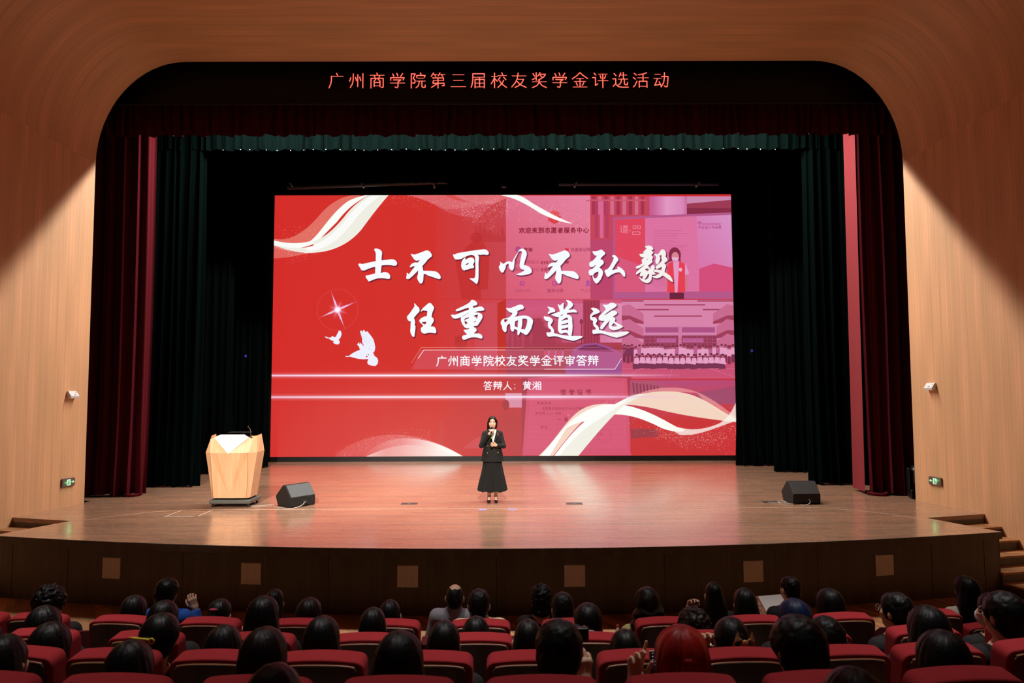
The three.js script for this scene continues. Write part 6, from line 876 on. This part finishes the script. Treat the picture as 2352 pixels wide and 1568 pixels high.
function bottle(pos, label) {
  const t = thing('water_bottle', label, 'bottle', pos);
  part('body', new THREE.LatheGeometry([[0, 0], [0.028, 0], [0.032, 0.008], [0.032, 0.06], [0.03, 0.065], [0.032, 0.07], [0.032, 0.13], [0.028, 0.155], [0.014, 0.185], [0.013, 0.2]].map((p) => new THREE.Vector2(...p)), 20), phys({ color: C(0xdfe6ea), roughness: 0.1, transmission: 0.8, thickness: 0.02, ior: 1.33 }), t);
  part('label_band', new THREE.CylinderGeometry(0.0325, 0.0325, 0.05, 20, 1, true).translate(0, 0.10, 0), std({ color: C(0xb8b8c0), roughness: 0.5, side: THREE.DoubleSide }), t); part('cap', cyl(0.0155, 0.0155, 0.024, 16, 0, 0.208, 0), std({ color: C(0xc01820), roughness: 0.4 }), t);
}
// ---------------------------------------------------------------- the presenter, facing the audience (+z)
{
  const t = thing('person', 'woman in black jacket and long black skirt speaking on the stage', 'person', [-0.15, 0, 0.02], 0.02);
  const hc = [0, 1.484, 0.0], S = 0.98, f = 1;
  const hp = headPrims(hc, f, S), hs = join(hp.soft, 0.033), hh = join(hp.hard, 0.006), neck = cap([0, 1.42, -0.015], [0, 1.31, -0.025], 0.044, 0.052);
  const headF = (x, y, z) => smin(smin(hs(x, y, z), hh(x, y, z), 0.01), neck(x, y, z), 0.025);
  const col = (x, y, z) => { const a = (x - hc[0]) / S, b = (y - hc[1]) / S, d = (z - hc[2]) / S; if (d > 0.055) { if (Math.hypot((Math.abs(a) - 0.030) / 0.014, (b - 0.002) / 0.0065) < 1) return EYE; if (Math.hypot((Math.abs(a) - 0.031) / 0.019, (b - 0.024 - 0.1 * (0.03 - Math.abs(Math.abs(a) - 0.03))) / 0.005) < 1) return EYE; const m = Math.hypot(a / 0.024, (b + 0.066) / 0.011); if (m < 0.45) return lin(0xe8d8d0); if (m < 1) return lin(0xa84840); } return lin(0xd8ab8e); };
  const geos = [nets([-0.11, 1.28, -0.13], [0.11, 1.61, 0.13], 0.0045, headF, col)];
  // arms: her right hand (picture left) holds the microphone at her mouth, the left one lies before her waist
  const shR = [-0.150, 1.270, -0.03], elR = [-0.208, 1.055, 0.06], wrR = [-0.055, 1.285, 0.175], shL = [0.150, 1.270, -0.03], elL = [0.212, 1.045, 0.045], wrL = [0.065, 1.075, 0.185];
  const limbs = (e) => [cap(shR, elR, 0.038 + e, 0.032 + e), cap(elR, wrR, 0.031 + e, 0.025 + e), cap(shL, elL, 0.038 + e, 0.032 + e), cap(elL, wrL, 0.031 + e, 0.025 + e)];
  const trunk = (e) => [ell([0, 1.14, -0.015], [0.150 + e, 0.21 + e, 0.102 + e]), cap([-0.125, 1.275, -0.03], [0, 1.305, -0.03], 0.042 + e, 0.05 + e), cap([0.125, 1.275, -0.03], [0, 1.305, -0.03], 0.042 + e, 0.05 + e), ell([0, 0.90, -0.01], [0.155 + e, 0.17 + e, 0.115 + e])];
  const leg = [-1, 1].flatMap((s) => [cap([s * 0.085, 0.86, -0.01], [s * 0.075, 0.48, 0.0], 0.08, 0.052), cap([s * 0.075, 0.48, 0], [s * 0.062, 0.10, -0.03], 0.05, 0.031), cap([s * 0.062, 0.095, -0.03], [s * 0.068, 0.035, 0.07], 0.031, 0.026), cap([s * 0.068, 0.035, 0.07], [s * 0.07, 0.028, 0.10], 0.026, 0.02)]);
  geos.push(nets([-0.32, 0.0, -0.2], [0.32, 1.36, 0.25], 0.018, join([...trunk(-0.012), ...limbs(-0.012), ...leg, neck], 0.03), () => lin(0xd8ab8e)));
  geos.push(nets([-0.2, 0.0, -0.16], [0.2, 0.35, 0.18], 0.009, join(leg, 0.02), () => lin(0xd8ab8e)));
  const hR = handPrims(wrR, [0.35, 0.75, 0.25], [0.2, 0.5, -0.8], { curl: [0.95, 1.0, 1.05, 1.1], thumb: 0.9, s: 0.92, out: 0.3 }), hL = handPrims(wrL, [-1, 0.25, 0.25], [0.1, 1, 0.2], { curl: [0.85, 0.9, 0.95, 1.0], thumb: 0.5, s: 0.92, out: 0.4 });
  const fR = cap(elR, wrR, 0.036, 0.026), fL = cap(elL, wrL, 0.036, 0.026);
  geos.push(nets([-0.15, 1.2, 0.06], [0.12, 1.5, 0.32], 0.0045, (x, y, z) => smin(hR(x, y, z), fR(x, y, z), 0.015), () => lin(0xd8ab8e)));
  geos.push(nets([-0.16, 0.98, 0.08], [0.17, 1.24, 0.34], 0.0045, (x, y, z) => smin(hL(x, y, z), fL(x, y, z), 0.015), () => lin(0xd8ab8e)));
  part('body', mergeI(geos), std({ vertexColors: true, roughness: 0.5 }), t);
  const hg = hairUV(nets([-0.15, -0.30, -0.14], [0.15, 0.15, 0.15], 0.006, strands(faceCut((x, y, z) => smin(smin(ell([0, 0.028, 0.012], [0.083, 0.100, 0.102])(x, y, z), ell([0.0, -0.07, 0.050], [0.086, 0.12, 0.060])(x, y, z), 0.04), smin(cap([0.080, 0.0, 0.0], [0.092, -0.20, 0.03], 0.018, 0.014)(x, y, z), cap([-0.080, 0.03, 0.0], [-0.084, -0.10, 0.01], 0.014, 0.008)(x, y, z), 0.01), 0.03), [0, -0.022, -0.118], [0.072, 0.114, 0.098]), 0.003, 9, 3, 15)));
  const hr = part('hair', hg, hairM(0x15100e), t); hr.position.set(...hc); hr.scale.setScalar(S); hr.rotation.y = Math.PI;
  // blouse under the jacket, jacket open in a V, skirt
  const blouseF = join(trunk(0.004), 0.04), neckCut = cap([0, 1.33, -0.01], [0, 1.6, 0.0], 0.058);
  part('blouse', hairUV(nets([-0.2, 0.8, -0.16], [0.2, 1.38, 0.18], 0.008, (x, y, z) => Math.max(smin(blouseF(x, y, z), cap([0, 1.28, -0.025], [0, 1.352, -0.012], 0.075, 0.062)(x, y, z), 0.02), -neckCut(x, y, z), 0.95 - y))), std({ color: C(0xeee6d2), roughness: 0.6 }), t);
  const hemF = (x, y, z) => { const tt = clamp((1.02 - y) / 0.27, 0, 1), rx = lerp(0.160, 0.232, tt), rz = lerp(0.125, 0.165, tt), k = Math.hypot(x / rx, (z + 0.005) / rz); return (k - 1) * Math.min(rx, rz); };
  const jk = join([...trunk(0.014), ...limbs(0.010)], 0.025);
  const jacketF = (x, y, z) => { let d = smin(jk(x, y, z), Math.max(hemF(x, y, z), y - 1.03, 0.75 - y), 0.04); d = Math.max(d, 0.752 - y + 0.05 * Math.abs(x)); const v = Math.max(Math.abs(x - 0.015) - clamp((y - 1.09) * 0.24, 0, 0.06), 1.09 - y, 0.0 - z); d = Math.max(d, -v); d = Math.max(d, -cap([0, 1.31, -0.02], [0, 1.6, 0.0], 0.066)(x, y, z)); if (z > 0.01) d = Math.max(d, -(Math.max(Math.abs(x - 0.01) - 0.003, y - 0.79))); for (const [a, b] of [[elR, wrR], [elL, wrL]]) { const q = V(...b).sub(V(...a)).normalize(), s = (x - b[0]) * q.x + (y - b[1]) * q.y + (z - b[2]) * q.z; if (Math.hypot(x - b[0], y - b[1], z - b[2]) < 0.11) d = Math.max(d, s + 0.012); } return d; };
  part('jacket', hairUV(nets([-0.32, 0.72, -0.22], [0.32, 1.38, 0.27], 0.008, jacketF)), std({ color: C(0x070706), roughness: 0.85 }), t);
  const lap = (s) => solid([[0.015 + s * 0.062, 1.335, 0.045], [0.015 + s * 0.108, 1.245, 0.098], [0.015 + s * 0.085, 1.225, 0.112], [0.015 + s * 0.01, 1.085, 0.136], [0.015 + s * 0.03, 1.2, 0.118]], s > 0 ? [[0, 4, 3, 2], [0, 2, 1]] : [[0, 2, 3, 4], [0, 1, 2]]);
  part('lapel', lap(1), std({ color: C(0x0d0c0a), roughness: 0.7, side: THREE.DoubleSide }), t); part('lapel', lap(-1), std({ color: C(0x0d0c0a), roughness: 0.7, side: THREE.DoubleSide }), t);
  for (const [x, y, z] of [[-0.085, 1.055, 0.132], [-0.095, 0.925, 0.138], [0.105, 0.93, 0.138], [0.09, 1.02, 0.135]]) part('button', ellGeo(0.010, 0.010, 0.006, x, y, z), goldM, t);
  part('badge', [rbox(0.018, 0.024, 0.006, 0.003, 0, 0, 0)], std({ color: C(0xd03020), roughness: 0.35 }), t).position.set(0.105, 1.275, 0.092);
  const skirt = gridGeo(96, 20, (u, v) => { const a = u * Math.PI * 2, y = lerp(0.86, 0.205, v), k = sstep(0.1, 1, v), fo = 1 + 0.095 * k * Math.cos(a * 9 + 0.6) + 0.05 * k * Math.cos(a * 5 + 2); return [lerp(0.158, 0.262, v) * fo * Math.cos(a), y + 0.012 * k * Math.cos(a * 9 + 0.6), -0.005 + lerp(0.125, 0.20, v) * fo * Math.sin(a)]; });
  part('skirt', skirt, std({ color: C(0x060605), roughness: 0.9, side: THREE.DoubleSide }), t);
  for (const s of [-1, 1]) {
    const x = s * 0.068, shoe = nets([-0.06, 0, -0.11], [0.06, 0.12, 0.16], 0.006, (() => { const b = join([cap([0, 0.055, -0.055], [0, 0.03, 0.06], 0.034, 0.036), ell([0, 0.022, 0.10], [0.033, 0.026, 0.055])], 0.02), open = cap([0, 0.115, -0.06], [0, 0.07, 0.075], 0.045, 0.034), heel = cap([0, 0.0, -0.075], [0, 0.05, -0.068], 0.008, 0.02); return (p, y, z) => Math.min(Math.max(b(p, y, z), -open(p, y, z)), Math.max(heel(p, y, z), 0.001 - y)); })());
    part('shoe', bare(shoe), std({ color: C(0x0e0d0b), roughness: 0.3 }), t).position.set(x, 0.002, 0.005);
  }
  // microphone in her hand, its head at the mouth
  const m = thing('handheld_microphone', 'black handheld microphone with a gold ring held to the mouth of the presenter', 'microphone', [-0.15, 0, 0.02], 0.02);
  const a = V(-0.005, 1.385, 0.150), b = V(-0.015, 1.195, 0.215), dir = a.clone().sub(b).normalize(), q = new THREE.Quaternion().setFromUnitVectors(V(0, 1, 0), dir), L = a.distanceTo(b);
  const piece = (name, g, mat) => { const o = part(name, g, mat, m); o.position.copy(b); o.quaternion.copy(q); return o; };
  piece('handle', cyl(0.017, 0.013, L - 0.02, 20, 0, (L - 0.02) / 2, 0), M.blackSatin); piece('head', ellGeo(0.026, 0.03, 0.026, 0, L + 0.005, 0), std({ color: C(0x2c2c34), roughness: 0.45, metalness: 0.6 })); piece('ring', cyl(0.0165, 0.0165, 0.014, 20, 0, 0.012, 0), goldM);
}
// bottles with red caps on the floor by the front seats
bottle([-4.06, -0.72, 6.9], 'small water bottle with a red cap standing by the left seats');
bottle([-2.02, -0.9, 4.62 + 3.3 * 0], 'small water bottle with a red cap on the floor left of the grey-shirted man');
bottle([1.48, -0.9, 4.62], 'small water bottle with a red cap on the floor beside the khaki jacket');
renderer.render(scene, camera);
